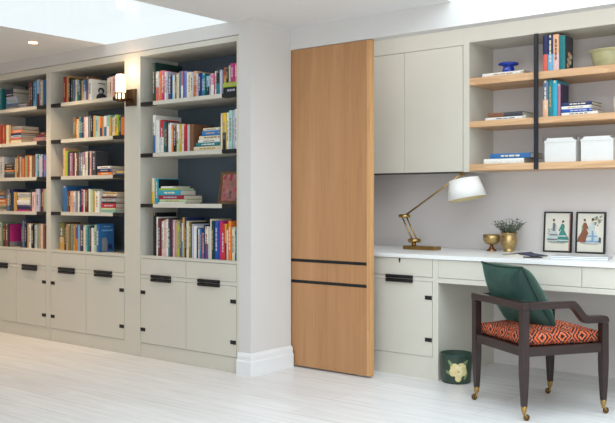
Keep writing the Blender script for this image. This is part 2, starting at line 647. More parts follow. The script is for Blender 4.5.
# wall sconce on the wide upright between the middle and right bookcases
L0 = (-4.828, YF, 1.86)
sc_ = thing('wall_sconce', 'lit bronze wall sconce with a glowing white glass cylinder between two bookcases', 'wall light', L0)
MB().box(-4.882, -4.774, YF - 0.018, YF - 0.0005, 1.797, 1.918).build('back_plate', BRONZE, sc_, bevel=0.003, loc=L0)
SY = 3.885
m = MB().tube([(-4.828, YF - 0.018, 1.845), (-4.828, 3.93, 1.838), (-4.828, SY, 1.838)], 0.011)
m.build('arm', BRONZE, sc_, loc=L0)
m = MB().lathe([(0.0005, 1.822), (0.030, 1.822), (0.036, 1.828), (0.036, 1.838), (0.012, 1.842), (0.0005, 1.842)], (-4.828, SY, 0), 28)
for k in range(8):
    a = k * math.pi / 4 + 0.2
    m.box(-4.828 + 0.0385 * math.cos(a) - 0.004, -4.828 + 0.0385 * math.cos(a) + 0.004, SY + 0.0385 * math.sin(a) - 0.004, SY + 0.0385 * math.sin(a) + 0.004, 1.826, 1.884)
m.lathe([(0.0375, 1.876), (0.042, 1.876), (0.042, 1.884), (0.0375, 1.884)], (-4.828, SY, 0), 28, caps=False)
m.build('gallery_cup', BRONZE, sc_, loc=L0)
MB().lathe([(0.032, 1.842), (0.0345, 1.846), (0.0345, 2.010), (0.032, 2.014), (0.029, 2.012), (0.029, 1.85), (0.0005, 1.85)], (-4.828, SY, 0), 36, caps=False).build('glass_shade', emitter('opal_glass_glow', (255, 228, 186), 3.6), sc_, loc=L0, label='glowing opal glass cylinder')
pl = bpy.data.lights.new('sconce_bulb', 'POINT')
pl.energy = 1.3
pl.color = (1.0, 0.74, 0.46)
pl.shadow_soft_size = 0.035
po = bpy.data.objects.new('sconce_bulb', pl)
COL.objects.link(po)
po.parent = sc_
po.location = Vector((-4.828, SY, 2.045)) - Vector(L0)

# ------------------------------------------------------------ books
BOOKS = [
    ('right', 'top',
     [(-4638, -4609, 1818, 277, 'dark green', None, 0.26), (-4606, -4575, 1818, 210, 'white', 'coral'), (-4575, -4554, 1818, 208, 'orange'), (-4554, -4538, 1818, 213, 'coral'), (-4538, -4512, 1818, 211, 'pink', 'magenta'), (-4512, -4491, 1818, 202, 'white'), (-4491, -4470, 1818, 196, 'lavender'), (-4470, -4440, 1818, 170, 'navy'), (-4440, -4417, 1818, 171, 'light blue'), (-4417, -4405, 1818, 169, 'white'), (-4405, -4389, 1818, 164, 'black'), (-4389, -4364, 1818, 176, 'cream'), (-4363, -4338, 1818, 188, 'slate blue'), (-4338, -4318, 1818, 188, 'mauve', 'white'), (-4318, -4288, 1818, 187, 'periwinkle'), (-4288, -4273, 1818, 177, 'white'), (-4273, -4245, 1818, 175, 'cream'), (-4244, -4219, 1818, 173, 'pale grey'), (-4219, -4190, 1818, 177, 'peach', 'orange', 0.2), (-4190, -4171, 1818, 158, 'lavender'), (-4171, -4147, 1818, 159, 'navy'), (-4147, -4123, 1818, 157, 'bright blue'), (-4123, -4102, 1818, 152, 'teal'), (-4099, -4071, 1818, 132, 'pale blue', 'black'), (-4070, -4052, 1818, 140, 'lavender'), (-4052, -4023, 1818, 145, 'pink', 'white'), (-4019, -4000, 1818, 159, 'white'), (-4000, -3968, 1818, 156, 'black', 'teal'), (-3967, -3946, 1818, 160, 'lavender'), (-3935, -3908, 1891, 100, 'brown', 'gold'), (-3908, -3886, 1891, 94, 'black'), (-3885, -3870, 1891, 108, 'pale green'), (-3869, -3835, 1891, 119, 'magenta'), (-3834, -3809, 1891, 116, 'pink')],
     [('right', [(-3942, -3804, 1818, 43, 'black'), (-3942, -3809, 1861, 31, 'lime green')])]),
    ('right', 'second',
     [(-4633, -4606, 1452, 268, 'white', 'blue', 0.25), (-4601, -4564, 1452, 234, 'white'), (-4562, -4522, 1452, 231, 'red', 'white'), (-4522, -4506, 1452, 219, 'teal'), (-4505, -4479, 1452, 214, 'charcoal'), (-4470, -4440, 1452, 205, 'white'), (-4440, -4424, 1452, 190, 'orange'), (-4424, -4394, 1452, 185, 'brown', 'black'), (-4389, -4363, 1452, 190, 'white', 'pale green'), (-4363, -4338, 1452, 192, 'mustard'), (-4338, -4314, 1452, 191, 'white'), (-4313, -4288, 1452, 189, 'red', 'crimson'), (-4288, -4259, 1452, 185, 'pale grey'), (-4256, -4219, 1452, 184, 'brown', None, 0.2), (-3957, -3943, 1452, 239, 'cream'), (-3942, -3912, 1452, 241, 'yellow', 'black'), (-3911, -3887, 1452, 242, 'white'), (-3886, -3858, 1452, 254, 'mint green'), (-3857, -3836, 1452, 255, 'lavender'), (-3835, -3817, 1452, 260, 'white')],
     [('middle', [(-4215, -3960, 1452, 29, 'cream'), (-4192, -3967, 1480, 25, 'teal'), (-4176, -3972, 1505, 21, 'white'), (-4166, -3972, 1526, 25, 'cream'), (-4137, -3972, 1551, 32, 'bright blue'), (-4132, -3977, 1583, 20, 'cream')])]),
    ('right', 'third',
     [(-4644, -4618, 1094, 182, 'cream', 'yellow', 0.16), (-4616, -4583, 1094, 178, 'cyan', None, 0.2, 'night')],
     [('left', [(-4573, -4298, 1094, 11, 'white'), (-4566, -4288, 1105, 19, 'pale green'), (-4575, -4318, 1124, 29, 'crimson'), (-4575, -4348, 1153, 35, 'cyan'), (-4569, -4379, 1188, 14, 'lime green'), (-4548, -4419, 1202, 14, 'white')])]),
    ('right', 'bottom',
     [(-4633, -4606, 725, 306, 'black'), (-4599, -4580, 725, 275, 'white'), (-4580, -4552, 725, 265, 'maroon'), (-4545, -4522, 725, 247, 'white', 'pale pink'), (-4522, -4491, 725, 255, 'pale pink'), (-4491, -4473, 725, 262, 'white'), (-4470, -4450, 725, 263, 'charcoal', 'teal'), (-4450, -4425, 725, 256, 'plum'), (-4425, -4409, 725, 256, 'pale pink'), (-4409, -4379, 725, 253, 'tan'), (-4379, -4362, 725, 243, 'lime green'), (-4358, -4338, 725, 243, 'purple'), (-4338, -4325, 725, 237, 'white', 'cyan'), (-4325, -4308, 725, 275, 'mustard'), (-4308, -4288, 725, 275, 'navy'), (-4288, -4269, 725, 251, 'cream'), (-4269, -4249, 725, 245, 'olive'), (-4247, -4233, 725, 242, 'black'), (-4233, -4217, 725, 232, 'lavender'), (-4217, -4190, 725, 219, 'white'), (-4190, -4179, 725, 205, 'navy'), (-4179, -4159, 725, 199, 'white'), (-4159, -4139, 725, 199, 'blue'), (-4138, -4119, 725, 173, 'coral'), (-4117, -4104, 725, 227, 'navy'), (-4104, -4075, 725, 217, 'cream', 'purple'), (-4075, -4056, 725, 215, 'pale grey'), (-4056, -4044, 725, 268, 'cream'), (-4044, -4024, 725, 255, 'dark green'), (-4023, -3986, 725, 256, 'royal blue'), (-3977, -3954, 725, 256, 'magenta'), (-3954, -3919, 725, 240, 'red'), (-3919, -3904, 725, 237, 'mustard', 'maroon'), (-3903, -3890, 725, 198, 'pale pink'), (-3890, -3862, 725, 258, 'orange'), (-3861, -3835, 725, 219, 'cream'), (-3835, -3817, 725, 206, 'teal')],
     []),
    ('middle', 'top',
     [(-5694, -5661, 1883, 205, 'crimson'), (-5659, -5623, 1883, 206, 'gold'), (-5622, -5600, 1883, 191, 'black'), (-5598, -5576, 1883, 181, 'charcoal'), (-5575, -5546, 1883, 171, 'slate blue'), (-5544, -5525, 1883, 173, 'cream'), (-5525, -5495, 1883, 167, 'pale blue', 'teal'), (-5493, -5469, 1883, 164, 'dark green'), (-5468, -5437, 1883, 158, 'tan'), (-5437, -5402, 1883, 159, 'blue', 'lavender'), (-5399, -5375, 1883, 183, 'brown'), (-5372, -5330, 1883, 160, 'white', None, 0.15, 'portrait'), (-5156, -5122, 1883, 149, 'cream'), (-5121, -5086, 1883, 153, 'pale pink'), (-5084, -5045, 1883, 157, 'peach'), (-5044, -5004, 1883, 153, 'cream')],
     []),
    ('middle', 'second',
     [(-5570, -5551, 1596, 170, 'olive'), (-5551, -5535, 1596, 169, 'brown'), (-5535, -5510, 1596, 152, 'orange'), (-5510, -5497, 1596, 151, 'cream'), (-5496, -5468, 1596, 165, 'teal'), (-5467, -5443, 1596, 164, 'navy'), (-5443, -5422, 1596, 162, 'mauve'), (-5422, -5399, 1596, 161, 'pale pink'), (-5399, -5382, 1596, 160, 'white'), (-5381, -5367, 1596, 159, 'navy'), (-5367, -5350, 1596, 165, 'grey'), (-5350, -5330, 1596, 179, 'black'), (-5325, -5289, 1596, 166, 'tan'), (-5289, -5255, 1596, 160, 'aqua'), (-5252, -5233, 1596, 158, 'peach'), (-5232, -5209, 1596, 142, 'orange', 'navy'), (-5206, -5186, 1596, 148, 'tan'), (-5185, -5156, 1596, 154, 'white', 'blue'), (-5154, -5126, 1596, 159, 'aqua', 'white'), (-5121, -5097, 1596, 142, 'gold'), (-5097, -5068, 1596, 141, 'cream'), (-5065, -5039, 1596, 157, 'pale green', 'yellow'), (-5039, -5016, 1596, 152, 'lime green', 'yellow'), (-5016, -4991, 1596, 147, 'dark green'), (-4988, -4953, 1596, 134, 'orange')],
     []),
    ('middle', 'third',
     [(-5700, -5674, 1307, 223, 'peach'), (-5673, -5636, 1307, 198, 'lime green'), (-5635, -5613, 1307, 189, 'charcoal'), (-5610, -5571, 1307, 180, 'mauve'), (-5570, -5548, 1307, 179, 'maroon'), (-5548, -5530, 1307, 178, 'white'), (-5530, -5507, 1307, 177, 'brown'), (-5506, -5480, 1307, 184, 'slate blue'), (-5477, -5449, 1307, 175, 'grey'), (-5449, -5419, 1307, 182, 'mauve', 'white'), (-5418, -5399, 1307, 181, 'cream'), (-5399, -5381, 1307, 184, 'white'), (-5381, -5368, 1307, 180, 'black'), (-5367, -5347, 1307, 187, 'pale pink'), (-5346, -5325, 1307, 179, 'maroon'), (-5324, -5281, 1307, 181, 'charcoal')],
     [('left', [(-5270, -5097, 1307, 23, 'orange'), (-5264, -5097, 1330, 25, 'navy'), (-5264, -5103, 1355, 19, 'white')]), ('right', [(-5057, -4949, 1307, 8, 'blue'), (-5053, -4949, 1315, 17, 'mustard')])]),
    ('middle', 'fourth',
     [(-5707, -5649, 1027, 203, 'blue', None, 0.25), (-5648, -5628, 1027, 164, 'brown'), (-5628, -5609, 1027, 163, 'maroon'), (-5609, -5576, 1027, 163, 'peach'), (-5576, -5546, 1027, 163, 'white', 'lavender'), (-5544, -5507, 1027, 163, 'grey'), (-5506, -5487, 1027, 163, 'white'), (-5487, -5469, 1027, 170, 'navy'), (-5468, -5444, 1027, 178, 'crimson'), (-5443, -5419, 1027, 170, 'white'), (-5418, -5377, 1027, 170, 'brown', 'maroon'), (-5375, -5350, 1027, 177, 'white'), (-5350, -5320, 1027, 169, 'pale green'), (-5319, -5301, 1027, 161, 'mustard'), (-5300, -5243, 1027, 161, 'white')],
     [('right', [(-5222, -5051, 1027, 14, 'aqua'), (-5218, -5051, 1041, 19, 'pale green'), (-5221, -5051, 1060, 35, 'red'), (-5216, -5051, 1095, 11, 'black'), (-5216, -5051, 1106, 29, 'pale grey'), (-5210, -5039, 1135, 12, 'maroon'), (-5198, -5028, 1147, 16, 'cream'), (-5192, -5028, 1163, 17, 'tan')])]),
    ('middle', 'bottom',
     [(-5746, -5683, 725, 217, 'olive', 'gold'), (-5680, -5665, 725, 214, 'maroon'), (-5662, -5628, 725, 207, 'tan'), (-5628, -5597, 725, 207, 'olive'), (-5596, -5574, 725, 208, 'grey'), (-5571, -5543, 725, 208, 'gold'), (-5538, -5513, 725, 201, 'purple', 'orange'), (-5513, -5487, 725, 202, 'light blue'), (-5487, -5472, 725, 202, 'maroon'), (-5471, -5437, 725, 202, 'navy'), (-5437, -5414, 725, 203, 'cream'), (-5413, -5387, 725, 203, 'aqua'), (-5387, -5357, 725, 196, 'teal'), (-5356, -5338, 725, 197, 'plum'), (-5338, -5313, 725, 182, 'white'), (-5312, -5276, 725, 205, 'pale green'), (-5275, -5240, 725, 214, 'blue', None, 0.14, 'towers')],
     []),
    ('left', 'top',
     [(-6623, -6567, 1883, 186, 'teal'), (-6175, -6140, 1883, 207, 'maroon'), (-6139, -6115, 1883, 197, 'charcoal'), (-6112, -6072, 1883, 206, 'light blue'), (-6061, -6027, 1883, 218, 'pale blue', 'maroon'), (-6026, -6008, 1883, 211, 'mauve'), (-6005, -5977, 1883, 205, 'cream'), (-5976, -5936, 1883, 206, 'blue')],
     [('left', [(-6503, -6342, 1883, 20, 'grey'), (-6512, -6335, 1903, 30, 'slate blue'), (-6509, -6335, 1933, 37, 'pale blue'), (-6506, -6357, 1970, 23, 'lavender'), (-6530, -6409, 1993, 32, 'black'), (-6533, -6409, 2025, 37, 'charcoal')]), ('right', [(-6328, -6185, 1883, 19, 'slate blue'), (-6320, -6185, 1902, 16, 'grey')])]),
    ('left', 'second',
     [(-6623, -6587, 1596, 170, 'rust'), (-6586, -6561, 1596, 168, 'crimson'), (-6560, -6521, 1596, 166, 'rust'), (-6509, -6470, 1596, 159, 'cream'), (-6468, -6442, 1596, 153, 'tan')],
     [('left', [(-6436, -6283, 1596, 31, 'cream'), (-6433, -6283, 1627, 15, 'coral'), (-6430, -6283, 1642, 21, 'pale blue'), (-6433, -6283, 1663, 17, 'navy'), (-6427, -6269, 1680, 27, 'orange'), (-6427, -6269, 1707, 30, 'grey')]), ('right', [(-6103, -5943, 1596, 35, 'mauve'), (-6068, -5936, 1631, 19, 'maroon'), (-6026, -5936, 1650, 19, 'plum')])]),
    ('left', 'third',
     [(-6607, -6549, 1307, 180, 'pale grey', None, 0.2), (-6376, -6347, 1307, 161, 'tan'), (-6342, -6314, 1307, 189, 'brown'), (-6313, -6285, 1307, 171, 'pale pink'), (-6283, -6262, 1307, 170, 'grey'), (-6262, -6238, 1307, 157, 'orange'), (-6232, -6198, 1307, 177, 'sage green'), (-6196, -6160, 1307, 184, 'rust'), (-6160, -6132, 1307, 175, 'cream'), (-6125, -6081, 1307, 173, 'brown'), (-6075, -6054, 1307, 188, 'pale blue'), (-6052, -6027, 1307, 179, 'teal'), (-6026, -5980, 1307, 182, 'lavender'), (-5978, -5963, 1307, 181, 'navy'), (-5963, -5933, 1307, 176, 'periwinkle')],
     [('left', [(-6537, -6385, 1307, 33, 'charcoal'), (-6533, -6385, 1340, 18, 'teal'), (-6537, -6382, 1358, 15, 'orange'), (-6530, -6388, 1373, 26, 'black'), (-6524, -6388, 1399, 25, 'charcoal')])]),
    ('left', 'fourth',
     [(-6497, -6451, 1027, 186, 'slate blue'), (-6448, -6424, 1027, 186, 'black'), (-6424, -6400, 1027, 186, 'navy'), (-6394, -6350, 1027, 160, 'gold'), (-6146, -6125, 1027, 175, 'charcoal'), (-6123, -6075, 1027, 158, 'pale pink'), (-6074, -6019, 1027, 183, 'lavender'), (-6005, -5988, 1027, 182, 'navy'), (-5988, -5970, 1027, 182, 'plum'), (-5970, -5955, 1027, 182, 'orange'), (-5949, -5927, 1027, 182, 'mint green')],
     [('left', [(-6638, -6506, 1027, 13, 'pale pink'), (-6638, -6503, 1040, 20, 'teal'), (-6638, -6512, 1060, 31, 'tan'), (-6638, -6506, 1091, 43, 'orange'), (-6638, -6509, 1134, 20, 'blue'), (-6638, -6521, 1154, 41, 'brown')]), ('middle', [(-6342, -6160, 1027, 13, 'magenta'), (-6338, -6160, 1040, 25, 'navy'), (-6341, -6160, 1065, 14, 'purple'), (-6335, -6153, 1079, 41, 'white'), (-6335, -6153, 1120, 30, 'cream'), (-6332, -6153, 1150, 31, 'pale grey')])]),
    ('left', 'bottom',
     [(-6607, -6567, 725, 207, 'sage green'), (-6561, -6518, 725, 191, 'maroon'), (-6515, -6485, 725, 192, 'brown'), (-6479, -6454, 725, 192, 'black', None, 0.2, 'magenta'), (-6283, -6262, 725, 221, 'navy'), (-6262, -6238, 725, 225, 'slate blue'), (-6232, -6203, 725, 213, 'black'), (-6198, -6169, 725, 205, 'tan'), (-6166, -6135, 725, 198, 'white'), (-6132, -6098, 725, 198, 'black'), (-6089, -6058, 725, 195, 'pale grey'), (-6057, -6033, 725, 200, 'sage green'), (-6031, -6005, 725, 200, 'tan'), (-6005, -5977, 725, 201, 'pale pink'), (-5974, -5947, 725, 193, 'brown')],
     []),
]
LIGHT = {'white', 'cream', 'pale pink', 'pale grey', 'pale green', 'pale blue', 'peach', 'lavender', 'mint green', 'yellow', 'aqua', 'tan', 'gold', 'lime green'}
ORD = ['', 'first', 'second', 'third', 'fourth', 'fifth', 'sixth', 'seventh', 'eighth', 'ninth', 'tenth']


def make_book(x0, x1, y0, z0, h, color, band=None, depth=None, flat=False, picture=None, rz=0.0):
    """one book standing (spine to the room) or lying flat: cover mesh with a child block of pages"""
    x0 += 0.0005
    x1 -= 0.0005
    if flat:
        T, Ln = h - 0.0006, x1 - x0
    else:
        T, Ln = x1 - x0, h
    D = depth or (min(0.21, max(0.11, Ln * 0.68)) * random.uniform(0.92, 1.05) if not flat else random.uniform(0.15, 0.19))
    b = min(0.0026, T * 0.16)

    def mp(t, d, l):
        return (l, d, t) if flat else (t, d, l)
    m = MB()

    def bx(t0, t1, d0, d1, l0, l1, mi=0):
        vs = [mp(t, d, l) for t in (t0, t1) for d in (d0, d1) for l in (l0, l1)]
        m.add(vs, [(0, 1, 3, 2), (4, 6, 7, 5), (0, 4, 5, 1), (2, 3, 7, 6), (0, 2, 6, 4), (1, 5, 7, 3)], mi)
    bx(0, b, 0.004, D, 0, Ln)
    bx(T - b, T, 0.004, D, 0, Ln)
    # spine: bowed, in rows; the middle column carries the lettering blocks
    bow = min(0.003, T * 0.12)
    ts = [0, T * 0.34, T * 0.66, T]
    ds = [bow, 0, 0, bow]
    rows = [0, 0.06, 0.1]
    p = random.uniform(0.2, 0.3)
    while p < 0.8:
        rows += [p, p + random.uniform(0.05, 0.16)]
        p = rows[-1] + 0.025
    rows = [r for r in rows if r < 0.9] + [0.93, 1.0]
    if band:
        rows.append(0.47)
    rows = sorted(set(rows))
    lettered = T > 0.014 and random.random() < 0.7
    vs = []
    for r in rows:
        for t, d in zip(ts, ds):
            vs.append(mp(t, d, r * Ln))
    fs, ms = [], []
    for k in range(len(rows) - 1):
        for c in range(3):
            mi = 1 if (band and rows[k + 1] <= 0.4701) else 0
            if lettered and c == 1 and 0.15 < rows[k] < 0.75 and rows[k + 1] - rows[k] > 0.045:
                mi = 2
            if rows[k] >= 0.9299 and c == 1 and random.random() < 0.3:
                mi = 2
            fs.append((k * 4 + c, k * 4 + c + 1, k * 4 + c + 5, k * 4 + c + 4)); ms.append(mi)
    for f, mi in zip(fs, ms):
        m.add([vs[i] for i in f], [(0, 1, 2, 3)], mi)
    bx(b * 0.5, T - b * 0.5, 0.0035, 0.0055, 0.0003, Ln - 0.0003)
    title = (random.choice(['tan', 'cream', 'lavender']) if color not in LIGHT else random.choice(['grey', 'slate blue', 'tan', 'brown']))
    if random.random() < 0.12:
        title = random.choice(['gold', 'red', 'white', 'navy']) if color not in ('gold', 'red', 'white', 'navy') else title
    mats = [cmat(color), cmat(band or color), cmat(title)]
    me_o = m.build('book', mats, local=True)
    me_o.location = (x0, y0, z0 + 0.0004)
    me_o.rotation_euler = (0, 0, rz)
    pg = MB()
    vs = [mp(t, d, l) for t in (b, T - b) for d in (0.0056, D - 0.004) for l in (0.003, Ln - 0.003)]
    pg.add(vs, [(0, 1, 3, 2), (4, 6, 7, 5), (0, 4, 5, 1), (2, 3, 7, 6), (0, 2, 6, 4), (1, 5, 7, 3)])
    pg.build('pages', PAPER, me_o, local=True, label='cream page block')
    if picture:
        pc = MB()
        q = lambda d, l: (T + 0.0004, d, l)

        def poly(pts, mi, e=0.0):
            vs = [(T + e + 0.0002, d * D, l * Ln) for d, l in pts]
            vs += [(T - 0.0004, d * D, l * Ln) for d, l in pts]
            n = len(pts)
            fs = [tuple(range(n)), tuple(range(2 * n - 1, n - 1, -1))] + [(i, (i + 1) % n, n + (i + 1) % n, n + i) for i in range(n)]
            pc.add(vs, fs, mi)

        def ell(cx, cy, rx, ry):
            return [(cx + rx * math.cos(a * math.pi / 10), cy + ry * math.sin(a * math.pi / 10)) for a in range(20)]
        if picture == 'portrait':
            mm = [cmat('charcoal'), cmat('pale grey'), cmat('black')]
            poly([(0.3, 0.04), (0.96, 0.04), (0.95, 0.2), (0.85, 0.3), (0.72, 0.36), (0.5, 0.36), (0.36, 0.27), (0.3, 0.18)], 0)
            poly(ell(0.6, 0.48, 0.2, 0.15), 2, 0.0002)
            poly(ell(0.58, 0.44, 0.11, 0.1), 1, 0.0004)
            poly([(0.4, 0.8), (0.85, 0.8), (0.85, 0.84), (0.4, 0.84)], 0)
        elif picture == 'towers':
            mm = [cmat('grey'), cmat('navy'), cmat('light blue')]
            poly([(0.2, 0.02), (0.55, 0.02), (0.55, 0.45), (0.42, 0.52), (0.2, 0.48)], 0)
            poly([(0.6, 0.1), (0.9, 0.1), (0.88, 0.24), (0.7, 0.3), (0.6, 0.24)], 1)
            poly([(0.3, 0.88), (0.8, 0.88), (0.8, 0.92), (0.3, 0.92)], 2)
            poly([(0.2, 0.74), (0.9, 0.74), (0.9, 0.79), (0.2, 0.79)], 2)
        elif picture == 'magenta':
            mm = [cmat('magenta'), cmat('grey')]
            poly([(0.03, 0.22), (0.98, 0.22), (0.98, 0.98), (0.03, 0.98)], 0)
            poly([(0.03, 0.02), (0.98, 0.02), (0.98, 0.218), (0.03, 0.218)], 1)
        elif picture == 'flowers':
            mm = [cmat('charcoal'), cmat('peach'), cmat('sage green'), cmat('cream')]
        elif picture == 'night':
            mm = [cmat('black'), cmat('cream')]
            poly([(0.03, 0.01), (0.99, 0.01), (0.99, 0.97), (0.03, 0.97)], 0)
        elif picture == 'dark':
            mm = [cmat('dark purple')]
            poly([(0.03, 0.01), (0.99, 0.01), (0.99, 0.99), (0.03, 0.99)], 0)
        if picture == 'flowers':
            pc = MB()
            poly([(0.03, 0.01), (0.99, 0.01), (0.99, 0.99), (0.03, 0.99)], 0)
            for k in range(7):
                poly(ell(0.35 + 0.1 * (k % 3) + 0.03 * k, 0.14 + 0.055 * k, 0.16, 0.07), 1 + k % 3, 0.0002 + 0.0001 * k)
        pc.build('cover_picture', mm, me_o, local=True, label='printed picture on the cover')
    return me_o


def sizeword(e):
    wd, h = e[1] - e[0], e[3]
    return 'thick ' if wd > 33 else ('slim ' if wd < 15 else ('tall ' if h > 235 else ('small ' if h < 130 else '')))


for bay, level, ups, stacks in BOOKS:
    where = '%s shelf, %s bookcase' % (level, bay)
    grp = 'books on the %s shelf of the %s bookcase' % (level, bay)
    count = {}
    for e in ups:
        count[e[4]] = count.get(e[4], 0) + 1
    seen = {}
    for e in sorted(ups, key=lambda e: e[0]):
        c = e[4]
        seen[c] = seen.get(c, 0) + 1
        band = e[5] if len(e) > 5 else None
        dep = e[6] if len(e) > 6 else None
        pic = e[7] if len(e) > 7 else None
        if pic == 'magenta':
            pass
        b = make_book(e[0] / 1000, e[1] / 1000, YF + 0.025 + random.uniform(-0.004, 0.006), e[2] / 1000 + (0.001 if (bay, level) == ('right', 'top') and e[2] > 1850 else 0), e[3] / 1000, c, band, dep, picture=pic)
        s = sizeword(e)
        extra = ' with a %s foot to its spine' % band if band else ''
        if pic:
            extra = {'portrait': ' with a dark portrait on its cover', 'towers': ' with a grey tower on its cover', 'magenta': ' with a wide magenta cover', 'night': ' with a black cover'}[pic]
        if count[c] == 1:
            lab = '%s%s upright book%s, the only %s one, %s' % (s, c, extra if len(extra.split()) < 7 and not band else '', c, where)
        else:
            lab = '%s%s upright book, %s %s one from the left, %s' % (s, c, ORD[seen[c]], c, where)
        tag(b, lab, 'book', grp)
    for side, st in stacks:
        n = len(st)
        for i, e in enumerate(st):
            b = make_book(e[0] / 1000, e[1] / 1000, YF + 0.022 + random.uniform(0, 0.012), e[2] / 1000, e[3] / 1000, e[4], None, None, flat=True)
            pos = 'bottom' if i == 0 else ('topmost' if i == n - 1 else ORD[i + 1] + ' from bottom')
            tag(b, '%s book lying flat, %s of the %s stack, %s' % (e[4], pos, side, where), 'book', grp)

# small framed floral painting standing on the third shelf of the right bookcase
L0 = (-4.085, 4.12, 1.0965)
pf = thing('picture_frame', 'small pink floral painting in a brown frame on the right bookcase third shelf', 'picture', L0)
pf.rotation_euler = (math.radians(-8), 0, 0)
fw, fh = 0.26, 0.215
m = MB()
for a in ((0, fw, 0, 0.016), (0, fw, fh - 0.016, fh), (0, 0.018, 0.016, fh - 0.016), (fw - 0.018, fw, 0.016, fh - 0.016)):
    m.box(a[0], a[1], -0.008, 0.010, a[2], a[3])
m.build('frame', wood('brown_frame_wood', (92, 62, 40), (134, 96, 62), 0, 0.5), pf, bevel=0.001, local=True)
MB().box(0.017, fw - 0.017, -0.001, 0.006, 0.015, fh - 0.015).build('painting', FLORAL, pf, local=True, label='pink painted flowers')

# ------------------------------------------------------------ sliding oak door
DX0, DX1, DY0, DY1 = -3.700, -3.026, 4.397, 4.437
L0 = (DX0, DY0, 0.012)
sd = thing('sliding_door', 'tall sliding oak door with two black inlaid strips beside the white pier', 'door', L0)
m = MB()
zs = [0.012, 0.565, 0.586, 0.706, 0.727, 2.128]
for a, b in ((0, 1), (2, 3), (4, 5)):
    m.box(DX0, DX1 - 0.030, DY0, DY1, zs[a], zs[b])
for a, b in ((1, 2), (3, 4)):
    m.box(DX0, DX1 - 0.030, DY0 + 0.010, DY1, zs[a], zs[b])
m.build('door_panel', OAK_DOOR, sd, loc=L0)
MB().box(DX1 - 0.030, DX1, DY0, DY1, 0.012, 2.128).build('edge_lipping', OAK_EDGE, sd, bevel=0.002, loc=L0)
for a, b in ((1, 2), (3, 4)):
    MB().box(DX0, DX1 - 0.030, DY0 + 0.003, DY0 + 0.0098, zs[a] + .0005, zs[b] - .0005).build('inlay_strip', BLACK, sd, loc=L0, label='black inlaid strip')

# ------------------------------------------------------------ desk run in the nook
YD = 4.61


def pedestal(label, x0, x1, lock):
    loc = (x0, YD, 0)
    t = thing('desk_pedestal', label, 'cabinet', loc)
    m = MB()
    m.box(x0, x0 + 0.018, YD, 5.37, 0, 0.752)
    m.box(x0 + 0.018, x1 - 0.04, YD + 0.022, YD + 0.030, 0.1, 0.752)
    m.box(x0 + 0.018, x1 - 0.04, 5.355, 5.37, 0, 0.752)
    m.box(x0 + 0.018, x1 - 0.04, YD + 0.001, YD + 0.02, 0.6105, 0.6355)
    m.build('carcass', PAINT, t, loc=loc)
    MB().box(x1 - 0.04, x1, YD, 5.37, 0, 0.752).build('side_panel', PAINT, t, bevel=0.001, loc=loc)
    MB().box(x0 + 0.018, x1 - 0.04, YD + 0.001, YD + 0.02, 0.0, 0.138).build('plinth', PAINT, t, loc=loc)
    a, b = x0 + 0.021, x1 - 0.043
    c = (a + b) / 2
    d = drawer_front(a, b, YD, 0.6385, 0.7495, (c - 0.1, c + 0.1), t, loc)
    if lock:
        MB().lathe([(0.0085, 0), (0.0085, 0.003)], (0, 0, 0), 16).v
        k = MB()
        k.prism([(c + 0.008 * math.cos(i * math.pi / 8), 0.740 + 0.008 * math.sin(i * math.pi / 8)) for i in range(16)], YD - 0.002, YD + 0.001, 1)
        k.box(c - 0.0045, c + 0.0045, YD - 0.002, YD + 0.001, 0.720, 0.735)
        k.build('keyhole', BLACK, d, loc=loc, label='black keyhole plate')
    door_with_hinges(a, b, YD, 0.1405, 0.6085, (b - 0.050, b - 0.001), t, loc, (c - 0.1, c + 0.1), hz=(0.509, 0.246))
    return t


pedestal('pale painted desk cabinet with one drawer and door beside the oak sliding door', -3.205, -2.665, True)
# kneehole desk front: three shallow drawers over the knee space
L0 = (-2.6645, YD, 0)
dk = thing('fitted_desk', 'pale fitted desk front with a row of shallow drawers above the knee space', 'desk', L0)
m = MB()
m.box(-2.6645, -1.2405, YD, 5.37, 0.606, 0.636)
m.build('apron_rail', PAINT, dk, bevel=0.001, loc=L0)
MB().box(-2.6645, -1.2405, YD + 0.022, YD + 0.03, 0.637, 0.751).build('carcass', GAP, dk, loc=L0)
MB().box(-2.6645, -1.2405, 5.365, 5.385, 0.0, 0.605).build('knee_panel', NOOK, dk, loc=L0, label='grey panel at the back of the knee space')
for a, b in ((-2.6635, -2.2345), (-2.2315, -1.7595), (-1.7565, -1.2425)):
    MB().box(a, b, YD, YD + 0.018, 0.6385, 0.7495).build('drawer', PAINT, dk, bevel=0.0008, loc=L0)
pedestal('pale painted desk cabinet at the far right end of the desk', -1.24, -0.70, False)
pedestal('pale painted desk cabinet hidden behind the oak sliding door', -3.70, -3.2065, False)
tag(MB().box(-3.70, -0.65, YD - 0.012, 5.399, 0.752, 0.777).build('worktop', TOPW, bevel=0.002, loc=(-3.70, YD, 0.752)), 'long white worktop running over the desk drawers and cabinets', 'worktop')

# wall cabinet above, with two tall flush doors
YU, YW = 5.05, 5.399
L0 = (-3.70, YU, 1.31)
wc = thing('wall_cabinet', 'cream wall cabinet with two tall plain doors above the desk lamp', 'cabinet', L0)
m = MB()
m.box(-3.70, -2.729, YU + 0.024, YU + 0.032, 1.31, 2.15)
m.box(-3.70, -2.729, YU + 0.032, YW, 1.31, 1.33)
m.box(-3.70, -3.682, YU, YW, 1.33, 2.15)
m.build('carcass', GAP, wc, loc=L0)
MB().box(-3.70, -2.729, YU + 0.001, YU + 0.024, 2.150, 2.39).build('top_fascia', PAINT, wc, bevel=0.001, loc=L0)
for a, b in ((-3.679, -3.1915), (-3.1885, -2.7325)):
    MB().box(a, b, YU, YU + 0.02, 1.31, 2.147).build('cabinet_door', PAINT, wc, bevel=0.0008, loc=L0)
